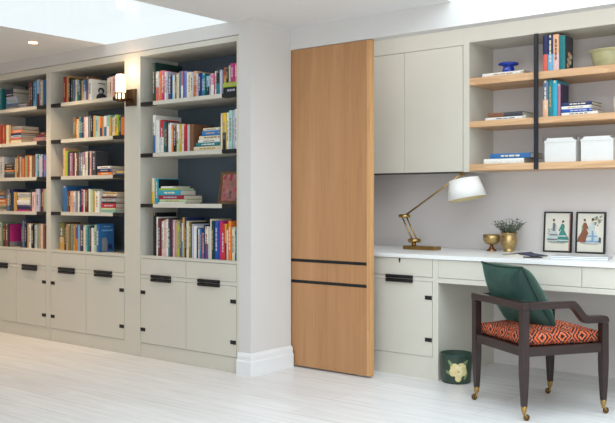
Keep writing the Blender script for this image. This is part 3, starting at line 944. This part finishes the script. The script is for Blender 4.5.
# open shelving beside it
L0 = (-2.728, YU, 1.31)
os_ = thing('open_shelving', 'open wall shelving with three thick oak shelves and a black upright', 'shelf', L0)
MB().box(-2.7285, -2.684, YU, YW, 1.305, 2.39).build('side_panel', PAINT, os_, bevel=0.001, loc=L0)
MB().box(-0.70, -0.6205, YU, YW, 1.305, 2.39).build('side_panel', PAINT, os_, bevel=0.001, loc=L0)
MB().box(-2.684, -0.70, YU, YW, 2.162, 2.39).build('top_panel', PAINT, os_, bevel=0.001, loc=L0)
for zt, th in ((1.355, 0.041), (1.639, 0.039), (1.924, 0.046)):
    MB().box(-2.6838, -0.7002, YU, YW, zt - th, zt).build('shelf', OAK_SHELF, os_, bevel=0.001, loc=L0, label='thick oak shelf')
MB().box(-2.227, -2.201, YU - 0.016, YU - 0.0005, 1.311, 2.161).build('upright_bar', simple('blue_black_metal', (24, 27, 36), 0.5), os_, bevel=0.001, loc=L0, label='flat black upright bar')

# books and ornaments on the open shelves
def shelf_book(x0, x1, z0, h, c, band, dep, flat, label, pic=None, y=YU + 0.02, rz=0.0):
    b = make_book(x0, x1, y, z0, h, c, band, dep, flat, pic, rz)
    return tag(b, label, 'book', 'books on the oak shelves')


shelf_book(-2.600, -2.312, 1.924, 0.024, 'white', None, 0.2, True, 'white book lying flat on the top oak shelf under the blue glass dish')
shelf_book(-2.184, -2.152, 1.924, 0.226, 'navy', 'coral', 0.15, False, 'navy and coral upright book next to the black upright, top oak shelf')
shelf_book(-2.151, -2.117, 1.924, 0.223, 'navy', 'light blue', 0.19, False, 'navy and light blue upright book, second on the top oak shelf')
shelf_book(-2.116, -2.078, 1.924, 0.224, 'peach', 'pale pink', 0.19, False, 'pale peach upright book, third on the top oak shelf')
shelf_book(-2.076, -2.038, 1.924, 0.212, 'teal', None, 0.13, False, 'teal upright book with dark floral cover, last on the top oak shelf', 'flowers')
shelf_book(-2.580, -2.296, 1.639, 0.018, 'white', None, 0.2, True, 'white book lying flat on the middle oak shelf under a patterned book')
shelf_book(-2.560, -2.318, 1.6572, 0.030, 'charcoal', 'brown', 0.17, True, 'dark patterned book lying on the white book, middle oak shelf')
shelf_book(-2.184, -2.148, 1.639, 0.228, 'slate blue', 'peach', 0.19, False, 'slate and peach upright book next to the black upright, middle oak shelf')
shelf_book(-2.147, -2.122, 1.639, 0.231, 'teal', None, 0.19, False, 'deep teal upright book, second on the middle oak shelf')
shelf_book(-2.121, -2.090, 1.639, 0.224, 'cyan', None, 0.19, False, 'bright cyan upright book, third on the middle oak shelf')
shelf_book(-2.089, -2.068, 1.639, 0.200, 'mauve', None, 0.13, False, 'slim mauve upright book leading the flat stack, middle oak shelf', 'dark')
for i, (xb, z0, h, c) in enumerate(((-1.836, 1.639, 0.018, 'white'), (-1.872, 1.6572, 0.021, 'royal blue'), (-1.875, 1.6784, 0.018, 'white'), (-1.872, 1.6966, 0.022, 'navy'))):
    shelf_book(-2.062, xb, z0, h, c, None, 0.17, True, ['wider white book at the bottom of the flat stack, middle oak shelf', 'royal blue book second from the bottom of the flat stack, middle oak shelf', 'narrower white book third from the bottom of the flat stack, middle oak shelf', 'navy book on top of the flat stack, middle oak shelf'][i])
shelf_book(-2.590, -2.309, 1.355, 0.033, 'white', None, 0.2, True, 'white book lying flat at the bottom on the lowest oak shelf')
shelf_book(-2.545, -2.264, 1.3882, 0.033, 'blue', None, 0.19, True, 'blue book lying on a white book, lowest oak shelf')

# blue glass dish on the white book
L0 = (-2.452, 5.15, 1.9485)
tag(MB().lathe([(0.0005, 0.0), (0.036, 0.0), (0.040, 0.004), (0.041, 0.014), (0.038, 0.026), (0.034, 0.040), (0.036, 0.046), (0.062, 0.051), (0.066, 0.056), (0.066, 0.062),
                (0.062, 0.066), (0.036, 0.064), (0.020, 0.060), (0.0005, 0.058)], L0, 40, caps=False).build(
    'glass_dish', simple('cobalt_blue_glass', (14, 52, 160), 0.08, vary=0.15, nscale=12), loc=L0), 'cobalt blue glass dish with a wide rim on the white book', 'dish')
# ribbed celadon pot
L0 = (-1.802, 5.21, 1.9245)
prof = [(0.0005, 0.0), (0.098, 0.0), (0.101, 0.004)]
for k in range(7):
    z = 0.010 + k * 0.0122
    prof += [(0.101 + 0.0028 * k, z), (0.105 + 0.0028 * k, z + 0.006)]
prof += [(0.124, 0.098), (0.131, 0.101), (0.132, 0.107), (0.127, 0.110), (0.120, 0.105), (0.106, 0.03), (0.0005, 0.012)]
tag(MB().lathe(prof, L0, 44, caps=False).build('ribbed_pot', simple('celadon_glaze', (180, 176, 134), 0.35, vary=0.08, nscale=18), loc=L0), 'ribbed celadon green ceramic pot on the top oak shelf', 'pot')
# pale vase at the right end of the middle shelf
L0 = (-1.736, 5.16, 1.6395)
tag(MB().lathe([(0.0005, 0), (0.026, 0), (0.030, 0.006), (0.037, 0.05), (0.036, 0.09), (0.020, 0.122), (0.017, 0.14), (0.024, 0.162), (0.021, 0.163), (0.013, 0.14), (0.0005, 0.13)], L0, 28, caps=False).build(
    'vase', simple('pale_grey_ceramic', (206, 200, 192), 0.5, vary=0.08, nscale=14), loc=L0), 'pale grey vase at the right end of the middle oak shelf', 'vase')
# two lidded storage boxes
BOXW = simple('white_box_card', (222, 220, 216), 0.7, vary=0.02)
for i, (a, b) in enumerate(((-2.176, -1.970), (-1.944, -1.742))):
    L0 = (a, YU + 0.02, 1.3555)
    t = thing('storage_box', ('white lidded storage box next to the black upright on the lowest oak shelf', 'white lidded storage box, the right one of two on the lowest oak shelf')[i], 'box', L0, group='white storage boxes')
    y0, y1 = YU + 0.022, YU + 0.30
    MB().box(a + 0.003, b - 0.003, y0 + 0.003, y1 - 0.003, 1.3555, 1.478).build('box_body', BOXW, t, bevel=0.001, loc=L0)
    lid = MB().box(a, b, y0, y1, 1.4782, 1.505).build('lid', BOXW, t, bevel=0.001, loc=L0)
    for cx, sx in ((a, 1), (b, -1)):
        m = MB()
        pts = [(cx - sx * 0.0012, 1.5062), (cx + sx * 0.022, 1.5062), (cx + sx * 0.018, 1.496), (cx + sx * 0.008, 1.490), (cx - sx * 0.0012, 1.488)]
        m.prism(pts, y0 - 0.0012, y0 + 0.0005, 1)
        m.prism([(y0 - 0.0012, 1.5062), (y0 + 0.022, 1.5062), (y0 + 0.008, 1.490), (y0 - 0.0012, 1.488)], cx - sx * 0.0012, cx + sx * 0.0004, 0)
        m.build('metal_corner', simple('box_corner_metal', (150, 148, 144), 0.35, metal=0.8), lid, loc=L0, label='grey metal corner')

# ------------------------------------------------------------ things on the worktop
WT = 0.777
# articulated brass desk lamp
L0 = (-3.119, 5.07, WT)
dl = thing('desk_lamp', 'brass desk lamp with jointed arm and white tapered shade on the worktop', 'lamp', L0)
YL = 5.07
MB().box(-3.189, -2.934, 5.03, 5.115, WT + .0004, 0.802).build('base', BRASS, dl, bevel=0.002, loc=L0)
m = MB()
m.tube([(-3.124, YL, 0.802), (-3.124, YL, 0.825)], 0.016, 20)
m.lathe([(0.0005, -0.012), (0.040, -0.012), (0.046, -0.006), (0.046, 0.008), (0.040, 0.014), (0.0005, 0.014)], (-3.119, YL, 0.838), 30)
m.build('lower_joint', BRASS, dl, loc=L0)
for dx in (-0.018, 0.018):
    MB().tube([(-3.119 + dx, YL, 0.845), (-3.201 + dx, YL, 1.000)], 0.005, 12).build('lower_arm', BRASS, dl, loc=L0)
MB().lathe([(0.0005, -0.012), (0.036, -0.012), (0.042, -0.006), (0.042, 0.006), (0.036, 0.012), (0.0005, 0.012)], (-3.201, YL, 1.008), 30).build('upper_joint', BRASS, dl, loc=L0)
MB().tube([(-3.194, YL, 1.012), (-2.741, YL, 1.300)], 0.006, 12).build('upper_arm', BRASS, dl, loc=L0)
ax = Vector((-0.19, 0.0, 0.98)).normalized()     # shade axis
top_c = Vector((-2.734, YL, 1.258))
m = MB().tube([top_c - ax * 0.02, top_c + ax * 0.045], 0.006, 12)
m.tube([top_c + ax * 0.040, top_c + ax * 0.052], 0.011, 14)
m.tube([Vector((-2.741, YL - 0.016, 1.300)), Vector((-2.741, YL + 0.016, 1.300))], 0.011, 14)
m.build('shade_holder', BRASS, dl, loc=L0)
R_ = ax.to_track_quat('Z', 'Y').to_matrix()


def shade_mesh(prof, n=40):
    vs, fs = [], []
    for r, h in prof:
        for i in range(n):
            a = 2 * math.pi * i / n
            vs.append(top_c + R_ @ Vector((r * math.cos(a), r * math.sin(a), h)))
    for k in range(len(prof) - 1):
        for i in range(n):
            j = (i + 1) % n
            fs.append((k * n + i, k * n + j, (k + 1) * n + j, (k + 1) * n + i))
    return MB().add(vs, fs, 0, True)


sh = shade_mesh([(0.0985, 0.0), (0.1010, 0.0), (0.1300, -0.132), (0.1280, -0.132)]).build('lamp_shade', SHADE, dl, loc=L0, label='white tapered shade')
shade_mesh([(0.0985, 0.0), (0.1280, -0.132)]).build('shade_lining', SHADE_IN, sh, loc=L0, label='cream lining inside the shade')
m = MB()
for k in range(3):
    a = k * 2 * math.pi / 3 + 0.4
    m.tube([top_c - ax * 0.015, top_c + R_ @ Vector((0.098 * math.cos(a), 0.098 * math.sin(a), -0.004))], 0.0025, 8)
m.build('shade_spider', BRASS, sh, loc=L0)

# footed gold bowl
L0 = (-2.612, 5.23, WT + 0.0004)
t = thing('footed_bowl', 'small footed gold bowl beside the brass planter on the worktop', 'bowl', L0)
MB().lathe([(0.0005, 0.0), (0.034, 0.0), (0.034, 0.004), (0.022, 0.014), (0.012, 0.030), (0.010, 0.042), (0.0005, 0.042)], L0, 32, caps=False).build('foot', simple('bronze_foot', (156, 116, 84), 0.3, metal=1.0), t, loc=L0, label='bronze foot')
MB().lathe([(0.0005, 0.042), (0.022, 0.043), (0.042, 0.050), (0.054, 0.066), (0.057, 0.088), (0.057, 0.110), (0.054, 0.110), (0.052, 0.080), (0.036, 0.056), (0.0005, 0.05)], L0, 40, caps=False).build('bowl_cup', GOLD, t, loc=L0)
# brass planter with a dusty green plant
L0 = (-2.492, 5.24, WT + 0.0004)
t = thing('potted_plant', 'bushy small-leaved plant in a round brass planter on the worktop', 'plant', L0)
MB().lathe([(0.0005, 0.0), (0.034, 0.0), (0.036, 0.006), (0.030, 0.014), (0.030, 0.020), (0.048, 0.040), (0.055, 0.062), (0.055, 0.084), (0.047, 0.104), (0.047, 0.112), (0.056, 0.122), (0.056, 0.126), (0.051, 0.126),
            (0.043, 0.110), (0.049, 0.084), (0.0005, 0.08)], L0, 44, caps=False).build('planter', GOLD, t, loc=L0)
MB().lathe([(0.0005, 0.104), (0.040, 0.104), (0.040, 0.098), (0.0005, 0.098)], L0, 24).build('soil', simple('dark_soil', (44, 34, 28), 0.95, vary=0.3), t, loc=L0)
stems, leaves = MB(), MB()
rnd = random.Random(5)
for k in range(46):
    a = rnd.uniform(0, 2 * math.pi)
    lean = rnd.uniform(0.1, 1.0)
    hgt = rnd.uniform(0.06, 0.105)
    base = Vector((L0[0] + 0.022 * math.cos(a), L0[1] + 0.022 * math.sin(a), L0[2] + 0.103))
    out = 0.115 * lean
    pts = []
    for i in range(6):
        s = i / 5
        pts.append(base + Vector((math.cos(a) * out * s, math.sin(a) * out * s, hgt * (s - 0.35 * lean * s * s) * 1.15)))
    stems.tube(pts, [0.0016 - 0.0001 * i for i in range(6)], 5)
    for i in range(1, 6):
        for sgn in (-1, 1):
            d = Vector((math.cos(a + sgn * rnd.uniform(0.7, 1.5)), math.sin(a + sgn * rnd.uniform(0.7, 1.5)), rnd.uniform(-0.2, 0.7))).normalized()
            side = d.cross(Vector((0, 0, 1))).normalized()
            ln, wd = rnd.uniform(0.014, 0.026), rnd.uniform(0.0045, 0.0075)
            p = pts[i]
            up = Vector((0, 0, 0.0018))
            leaves.add([p, p + d * ln * 0.5 + side * wd + up, p + d * ln, p + d * ln * 0.5 - side * wd + up, p + d * ln * .5 - up * 0.4], [(0, 1, 4), (1, 2, 4), (2, 3, 4), (3, 0, 4)])
stems.build('stems', simple('plant_stem', (86, 92, 66), 0.7), t, loc=L0)
leaves.build('foliage', simple('dusty_green_leaf', (98, 116, 98), 0.6, vary=0.3, nscale=60), t, loc=L0)

# two black framed fashion prints leaning on the wall
FR = simple('black_frame', (24, 24, 27), 0.4, vary=0.08)
PRC = {k: simple('print_' + k, v, 0.85, vary=0.14, nscale=90) for k, v in dict(teal=(72, 138, 126), grey=(120, 116, 112), pale=(196, 204, 204), rust=(140, 88, 66), blue=(132, 160, 190),
       skin=(206, 164, 138), hair=(80, 60, 50), ground=(170, 164, 150), green=(140, 152, 120), dark=(84, 84, 88), pink=(214, 150, 130)).items()}


def print_frame(x0, x1, h, y, label, figures):
    L0 = (x0, y, WT + 0.0006)
    t = thing('framed_print', label, 'picture', L0, group='framed prints leaning on the wall')
    t.rotation_euler = (math.radians(-5), 0, 0)
    wd = x1 - x0
    m = MB()
    fwid = 0.009
    for a in ((0, wd, 0, fwid), (0, wd, h - fwid, h), (0, fwid, fwid, h - fwid), (wd - fwid, wd, fwid, h - fwid)):
        m.box(a[0], a[1], -0.010, 0.008, a[2], a[3])
    m.build('frame', FR, t, bevel=0.001, local=True, label='black frame')
    pr = MB().box(fwid - .0005, wd - fwid + .0005, -0.002, 0.006, fwid - .0005, h - fwid + .0005).build('print', WHITEPAPER, t, local=True, label='cream printed sheet')
    names = []
    ink = MB()
    mats = []
    for i, (key, pts) in enumerate(figures):
        if key not in names:
            names.append(key); mats.append(PRC[key])
        ink.prism([(p[0] * wd, p[1] * h) for p in pts], -0.0020 - 0.0001 * (i + 1), -0.0019, 1, names.index(key))
    ink.build('figures', mats, pr, local=True, label='printed figures in long dresses')
    return t


def E(cx, cy, rx, ry, n=14):
    return [(cx + rx * math.cos(2 * math.pi * i / n), cy + ry * math.sin(2 * math.pi * i / n)) for i in range(n)]


def lady(cx, base, s, dress, flip=1, trim=None):
    f = flip
    P = lambda *a: [(cx + f * x * s * (1.45 if y < 0.33 else 1.15), base + y * s) for x, y in a]
    out = [(dress, P((-0.20, 0.0), (0.16, 0.0), (0.13, 0.16), (0.07, 0.30), (0.05, 0.36), (-0.045, 0.36), (-0.09, 0.26), (-0.17, 0.12))),
           (dress, P((-0.055, 0.35), (0.055, 0.35), (0.075, 0.47), (0.04, 0.52), (-0.04, 0.52), (-0.07, 0.46))),
           (dress, P((0.05, 0.47), (0.09, 0.44), (0.12, 0.32), (0.09, 0.31), (0.05, 0.39))),
           ('skin', E(cx + f * 0.01 * s, base + 0.57 * s, 0.034 * s, 0.036 * s)),
           ('hair', E(cx - f * 0.012 * s, base + 0.595 * s, 0.042 * s, 0.034 * s))]
    if trim:
        out += [(trim, P((-0.19, 0.03), (0.155, 0.03), (0.15, 0.07), (-0.175, 0.07))), (trim, P((-0.13, 0.16), (0.12, 0.16), (0.11, 0.195), (-0.11, 0.195)))]
    return out


ground = [('ground', [(0.12, 0.25), (0.3, 0.215), (0.7, 0.215), (0.88, 0.25), (0.8, 0.29), (0.2, 0.29)])]
f1 = ground + [(('ground', 'pale')[q % 2], E(0.16 + 0.05 * (q % 5), 0.46 + 0.05 * (q // 5), 0.03, 0.024, 7)) for q in range(15)] + [('pale', [(0.14, 0.30), (0.30, 0.30), (0.30, 0.44), (0.14, 0.42)])] + lady(0.36, 0.27, 0.88, 'pale', 1, 'grey') + \
    [('grey', [(0.31, 0.52), (0.41, 0.52), (0.42, 0.68), (0.38, 0.73), (0.33, 0.72)])] + lady(0.68, 0.25, 0.86, 'teal', -1, 'pale') + [('pink', [(0.905, 0.05), (0.945, 0.05), (0.945, 0.95), (0.905, 0.95)])]
f2 = ground + [(('green', 'grey', 'ground')[q % 3], E(0.60 + 0.045 * (q % 6) + 0.02 * (q // 6), 0.68 + 0.045 * (q // 4) + 0.02 * (q % 3), 0.030, 0.022, 7)) for q in range(20)] + [('green', [(0.18, 0.45), (0.3, 0.45), (0.28, 0.66), (0.2, 0.68)])] + lady(0.30, 0.27, 0.90, 'rust', 1) + lady(0.56, 0.24, 0.98, 'pale', -1, 'blue') + \
    [('blue', [(0.54, 0.30), (0.62, 0.30), (0.60, 0.54), (0.55, 0.56)]), ('dark', [(0.78, 0.27), (0.86, 0.27), (0.86, 0.38), (0.80, 0.40)])]
print_frame(-2.305, -2.117, 0.266, 5.366, 'black framed print of a grey and a green dress, the left one', f1)
print_frame(-2.087, -1.898, 0.266, 5.366, 'black framed print of a brown and a blue dress, the right one', f2)

# closed silver laptop
L0 = (-1.855, 4.86, WT + 0.0004)
t = thing('laptop', 'closed silver laptop lying near the front of the worktop', 'laptop', L0, math.radians(13))
MB().box(-0.16, 0.16, -0.11, 0.11, 0.0, 0.010).build('laptop_base', SILVER, t, bevel=0.004, local=True)
MB().box(-0.16, 0.16, -0.11, 0.11, 0.0112, 0.018).build('laptop_lid', SILVER, t, bevel=0.003, local=True)
# navy notebook lying open, face down
L0 = (-2.215, 4.87, WT + 0.0004)
t = thing('notebook', 'navy notebook lying open and face down on the worktop', 'notebook', L0, math.radians(-14))
t.scale = (0.82, 0.82, 1.0)
NAVY = simple('navy_cloth', (38, 48, 74), 0.6)
MB().prism([(-0.14, 0.006), (-0.02, 0.014), (0.0, 0.020), (0.02, 0.014), (0.15, 0.005), (0.15, 0.008), (0.02, 0.0175), (0.0, 0.0235), (-0.02, 0.0175), (-0.14, 0.009)], -0.085, 0.085, 1).build('cover', NAVY, t, local=True, label='navy cover')
MB().prism([(-0.135, 0.0), (0.145, 0.0), (0.145, 0.0048), (0.02, 0.0135), (0.0, 0.0185), (-0.02, 0.0135), (-0.135, 0.0058)], -0.081, 0.081, 1).build('pages', PAPER, t, local=True, label='cream pages')
L0 = (-2.10, 4.735, WT + 0.0004)
t = thing('pen', 'dark pen lying in front of the navy notebook', 'pen', L0, math.radians(20))
MB().tube([(-0.055, 0, 0.005), (0.045, 0, 0.005), (0.060, 0, 0.0035)], [0.0045, 0.0045, 0.001], 12).build('barrel', BLACK, t, local=True)
MB().box(0 - 0.055, -0.02, -0.001, 0.001, 0.0088, 0.0104).build('clip', SILVER, t, local=True, label='silver clip')

# ------------------------------------------------------------ waste bin with a painted rose
BC = (-2.562, 4.655)
L0 = (BC[0], BC[1], 0.0004)
t = thing('waste_bin', 'dark green waste bin with a cream rose on it under the desk', 'bin', L0)
GREEN = simple('dark_green_lacquer', (46, 66, 54), 0.4, vary=0.2, nscale=10)
MB().lathe([(0.0005, 0.0), (0.084, 0.0), (0.087, 0.004), (0.0985, 0.172), (0.0985, 0.178), (0.0945, 0.178), (0.083, 0.008), (0.0005, 0.006)], L0, 56, caps=False).build('bin_body', GREEN, t, loc=L0)
MB().lathe([(0.0980, 0.170), (0.1000, 0.170), (0.1000, 0.1785), (0.0980, 0.1785)], L0, 56, caps=False).build('rim', simple('blue_green_rim', (24, 62, 62), 0.35), t, loc=L0, label='blue-green rim')
fl = MB()
A0 = math.atan2(-BC[1], -BC[0]) + 0.12


def on_bin(u, z, e):
    """u metres round from the middle of the motif, z height, e relief"""
    r = 0.087 + (0.0985 - 0.087) * (z / 0.172) + e
    a = A0 + u / 0.093
    return (BC[0] + r * math.cos(a), BC[1] + r * math.sin(a), z + 0.0004)


def petal(cx, cz, rx, rz, ang, mi, e, n=14):
    ring, inner = [], []
    vs = [on_bin(cx, cz, e)]
    for k in range(2):
        for i in range(n):
            a = 2 * math.pi * i / n
            s = 0.55 if k == 0 else 1.0
            x, z = rx * s * math.cos(a), rz * s * math.sin(a)
            vs.append(on_bin(cx + x * math.cos(ang) - z * math.sin(ang), cz + x * math.sin(ang) + z * math.cos(ang), e if k == 0 else e - 0.0004))
    fs = [(0, 1 + i, 1 + (i + 1) % n) for i in range(n)] + [(1 + i, 1 + n + i, 1 + n + (i + 1) % n, 1 + (i + 1) % n) for i in range(n)]
    fl.add(vs, fs, mi)


for cx, cz, rx, rz, ang, mi in ((-0.045, 0.125, 0.010, 0.028, 0.6, 3), (0.040, 0.130, 0.010, 0.028, -0.9, 3), (-0.060, 0.07, 0.010, 0.024, 1.2, 3), (0.05, 0.05, 0.009, 0.026, -0.5, 3),
                               (-0.022, 0.105, 0.026, 0.024, 0.3, 0), (0.022, 0.108, 0.028, 0.024, -0.3, 0), (0.036, 0.078, 0.020, 0.028, 0.1, 0), (-0.034, 0.076, 0.021, 0.028, -0.1, 0),
                               (0.002, 0.058, 0.026, 0.024, 0.0, 0), (0.0, 0.036, 0.020, 0.020, 0.0, 0), (0.0, 0.09, 0.030, 0.026, 0.0, 1), (0.010, 0.074, 0.020, 0.018, 0.4, 1), (-0.012, 0.08, 0.016, 0.015, 0.0, 0), (0.002, 0.078, 0.008, 0.008, 0.0, 2)):
    petal(cx, cz, rx, rz, ang, mi, 0.0012 + 0.00006 * len(fl.f) / 28)
fl.build('rose_motif', [simple('rose_cream', (226, 208, 150), 0.5, vary=0.1, nscale=60), simple('rose_pale', (234, 222, 180), 0.5, vary=0.1, nscale=60), simple('rose_heart', (206, 140, 90), 0.5), simple('rose_leaf', (132, 150, 104), 0.5, vary=0.15)], t, loc=L0, label='cream painted rose')

# ------------------------------------------------------------ armchair
CX_, CY_ = -1.914, 4.390
ch = thing('armchair', 'dark wooden open-back armchair with orange patterned seat on brass castors', 'chair', (CX_ + 0.0031, CY_ - 0.0148, 0.0), math.radians(-33))
ch.scale = (0.957, 0.957, 1.0)
PW = 0.021            # half width of a post


def loft(sections):
    """square sections (cx, cy, half, z) bottom to top"""
    m = MB()
    vs, fs = [], []
    for cx, cy, hw, z in sections:
        vs += [(cx - hw, cy - hw, z), (cx + hw, cy - hw, z), (cx + hw, cy + hw, z), (cx - hw, cy + hw, z)]
    for k in range(len(sections) - 1):
        for i in range(4):
            j = (i + 1) % 4
            fs.append((k * 4 + i, k * 4 + j, k * 4 + 4 + j, k * 4 + 4 + i))
    fs += [(3, 2, 1, 0), tuple(len(vs) - 4 + i for i in range(4))]
    return m.add(vs, fs)


for sx in (-1, 1):
    for sy in (-1, 1):
        x, y = 0.25 * sx, 0.25 * sy
        topz = 0.562 if sy < 0 else 0.478
        lg = loft([(x, y, 0.0132, 0.066), (x, y, 0.0165, 0.13), (x, y, 0.0205, 0.23), (x, y, 0.0215, 0.285), (x, y, PW, 0.315), (x, y, PW, topz)]).build('leg', DARKWOOD, ch, bevel=0.003, local=True)
        cup = MB().lathe([(0.0005, 0.040), (0.009, 0.040), (0.014, 0.046), (0.0165, 0.066), (0.0165, 0.074), (0.0005, 0.074)], (x, y, 0), 20)
        # swivel fork and wheel, trailing a little behind the leg
        fx, fy = (x + 0.004, y + 0.013) if sx > 0 else (x - 0.004, y - 0.013)
        cup.tube([(x, y, 0.042), (x, y, 0.036), (fx, (y + fy) / 2, 0.034)], [0.006, 0.007, 0.006], 10)
        for q in (-0.0105, 0.0105):
            cup.tube([(x + q, y - 0.002, 0.036), (fx + q, fy, 0.0165)], [0.004, 0.0035], 8)
        cs = cup.build('castor', BRASS, lg, local=True, label='brass castor')
for sx in (-1, 1):
    for sy in (-1, 1):
        x, y = 0.25 * sx, 0.25 * sy
        fx, fy = (x + 0.004, y + 0.013) if sx > 0 else (x - 0.004, y - 0.013)
        lg = [o for o in ch.children if o.name.startswith('leg')][(0 if sx < 0 else 2) + (0 if sy < 0 else 1)]
        MB().lathe([(0.0005, -0.007), (0.014, -0.007), (0.0165, -0.005), (0.0165, 0.005), (0.014, 0.007), (0.0005, 0.007)], (fx, fy, 0.0168), 24, axis=0).build('castor_wheel', simple('dark_brass_wheel', (110, 80, 46), 0.4, metal=0.8), lg, local=True, label='dark brass wheel')
m = MB()
for sx in (-1, 1):
    m.box(0.25 * sx - 0.015, 0.25 * sx + 0.015, -0.229, 0.229, 0.325, 0.372)
for sy in (-1, 1):
    m.box(-0.229, 0.229, 0.25 * sy - 0.015, 0.25 * sy + 0.015, 0.325, 0.372)
m.box(-0.234, 0.234, -0.234, 0.234, 0.340, 0.352)
m.build('seat_frame', wood('dark_stained_rail', (30, 19, 18), (53, 34, 31), 0, 0.38, fine=80, broad=6, figure=0.2), ch, bevel=0.002, local=True)
DWY = wood('dark_stained_arm', (31, 20, 19), (56, 37, 34), 1, 0.34, fine=80, broad=6, figure=0.2)
MB().box(-0.273, 0.273, -0.274, -0.228, 0.5625, 0.600).build('back_rail', wood('dark_stained_back', (31, 20, 19), (56, 37, 34), 0, 0.34, fine=80, broad=6, figure=0.2), ch, bevel=0.004, local=True)


def arm_profile():
    top, bot = [(-0.2275, 0.600)], [(-0.2275, 0.5625)]
    for i in range(13):
        s = i / 12
        k = s * s * (3 - 2 * s)
        top.append((0.045 + 0.105 * s, 0.600 - 0.082 * k))
        bot.append((0.028 + 0.105 * s, 0.5625 - 0.084 * k))
    top += [(0.20, 0.5155), (0.245, 0.5155), (0.262, 0.512), (0.272, 0.502), (0.274, 0.4785)]
    bot += [(0.19, 0.4785)]
    return top + bot[::-1]


for sx in (-1, 1):
    MB().prism(arm_profile(), 0.25 * sx - 0.0225, 0.25 * sx + 0.0225, 0).build('armrest', DWY, ch, bevel=0.004, local=True)
# upholstered seat: domed square cushion, UVs in metres by face direction
n = 28
hs = 0.226


def seat_pt(u, v, top):
    k = (1 - abs(u) ** 5) * (1 - abs(v) ** 5)
    z = 0.435 + 0.022 * (1 - u * u) * (1 - v * v) + 0.014 * k if top else 0.3735
    return (u * hs, v * hs, z if top else 0.3735)


bm = bmesh.new()
uvl = bm.loops.layers.uv.new('UVMap')
gt = [[bm.verts.new(seat_pt(2 * i / n - 1, 2 * j / n - 1, True)) for j in range(n + 1)] for i in range(n + 1)]
faces = []
for i in range(n):
    for j in range(n):
        faces.append(bm.faces.new((gt[i][j], gt[i + 1][j], gt[i + 1][j + 1], gt[i][j + 1])))
ring = [gt[i][0] for i in range(n + 1)] + [gt[n][j] for j in range(1, n + 1)] + [gt[i][n] for i in range(n - 1, -1, -1)] + [gt[0][j] for j in range(n - 1, 0, -1)]
prev = ring
for zz, grow in ((0.425, 1.022), (0.40, 1.026), (0.381, 1.015), (0.3735, 0.99)):
    cur = [bm.verts.new((max(-0.2282, min(0.2282, p.co.x / abs(p.co.x or 1) * abs(p.co.x) * grow)) if False else p.co.x * grow, p.co.y * grow, zz)) for p in ring]
    for k in range(len(ring)):
        q = (k + 1) % len(ring)
        faces.append(bm.faces.new((prev[k], cur[k], cur[q], prev[q])))
    prev = cur
bm.faces.new(prev)
bmesh.ops.recalc_face_normals(bm, faces=bm.faces)
bm.normal_update()
for f in bm.faces:
    f.smooth = True
    nx, ny, nz = abs(f.normal.x), abs(f.normal.y), abs(f.normal.z)
    for lp in f.loops:
        c = lp.vert.co
        if nz > 0.6:
            lp[uvl].uv = (c.x + 1, c.y + 1)
        elif nx > ny:
            s_ = 1 if f.normal.x > 0 else -1
            lp[uvl].uv = (1 + s_ * (hs + 0.437 - c.z), c.y + 1)
        else:
            s_ = 1 if f.normal.y > 0 else -1
            lp[uvl].uv = (c.x + 1, 1 + s_ * (hs + 0.437 - c.z))
me = bpy.data.meshes.new('seat_cushion')
bm.to_mesh(me)
bm.free()
me.materials.append(IKAT)
so = bpy.data.objects.new('seat_cushion', me)
COL.objects.link(so)
so.parent = ch
so['label'] = 'orange and black lozenge patterned seat cushion'

# ------------------------------------------------------------ green velvet cushion leaning on the chair's back rail
ca = math.radians(-33)
lx, ly, lz = -0.036, -0.103, 0.595
L0 = (CX_ + lx * math.cos(ca) - ly * math.sin(ca), CY_ + lx * math.sin(ca) + ly * math.cos(ca), lz)
tp = thing('throw_pillow', 'green velvet cushion with dark piping leaning on the armchair back', 'cushion', L0)
tp.rotation_euler = (Matrix.Rotation(ca, 3, 'Z') @ Matrix.Rotation(0.545, 3, 'X')).to_euler()
S = 0.207
n = 30


def pil(u, v, side):
    ex = 1 - 0.075 * (1 - v * v) if abs(u) > 0 else 1
    ez = 1 - 0.075 * (1 - u * u)
    t = 0.104 * max(0.0, (1 - abs(u) ** 2.6)) ** 0.55 * max(0.0, (1 - abs(v) ** 2.6)) ** 0.55
    wr = 0.004 * math.sin(7 * u + 3 * v * v) * math.cos(5 * v - 2 * u) * (1 - u * u) * (1 - v * v)
    return (u * S * ex, side * t + wr, v * S * ez)


vs, fs = [], []
for side in (-1, 1):
    for i in range(n + 1):
        for j in range(n + 1):
            vs.append(pil(2 * i / n - 1, 2 * j / n - 1, side))
for s_ in (0, 1):
    o = s_ * (n + 1) ** 2
    for i in range(n):
        for j in range(n):
            a = o + i * (n + 1) + j
            q = (a, a + n + 1, a + n + 2, a + 1)
            fs.append(q if s_ else q[::-1])
MB().add(vs, fs, 0, True).build('cover', VELVET, tp, local=True)
edge = [pil(2 * i / n - 1, -1, 0) for i in range(n)] + [pil(1, 2 * i / n - 1, 0) for i in range(n)] + [pil(1 - 2 * i / n, 1, 0) for i in range(n)] + [pil(-1, 1 - 2 * i / n, 0) for i in range(n)]
edge.append(edge[0])
MB().tube(edge, 0.0048, 8).build('piping', PIPING, tp, local=True, label='dark green piping')
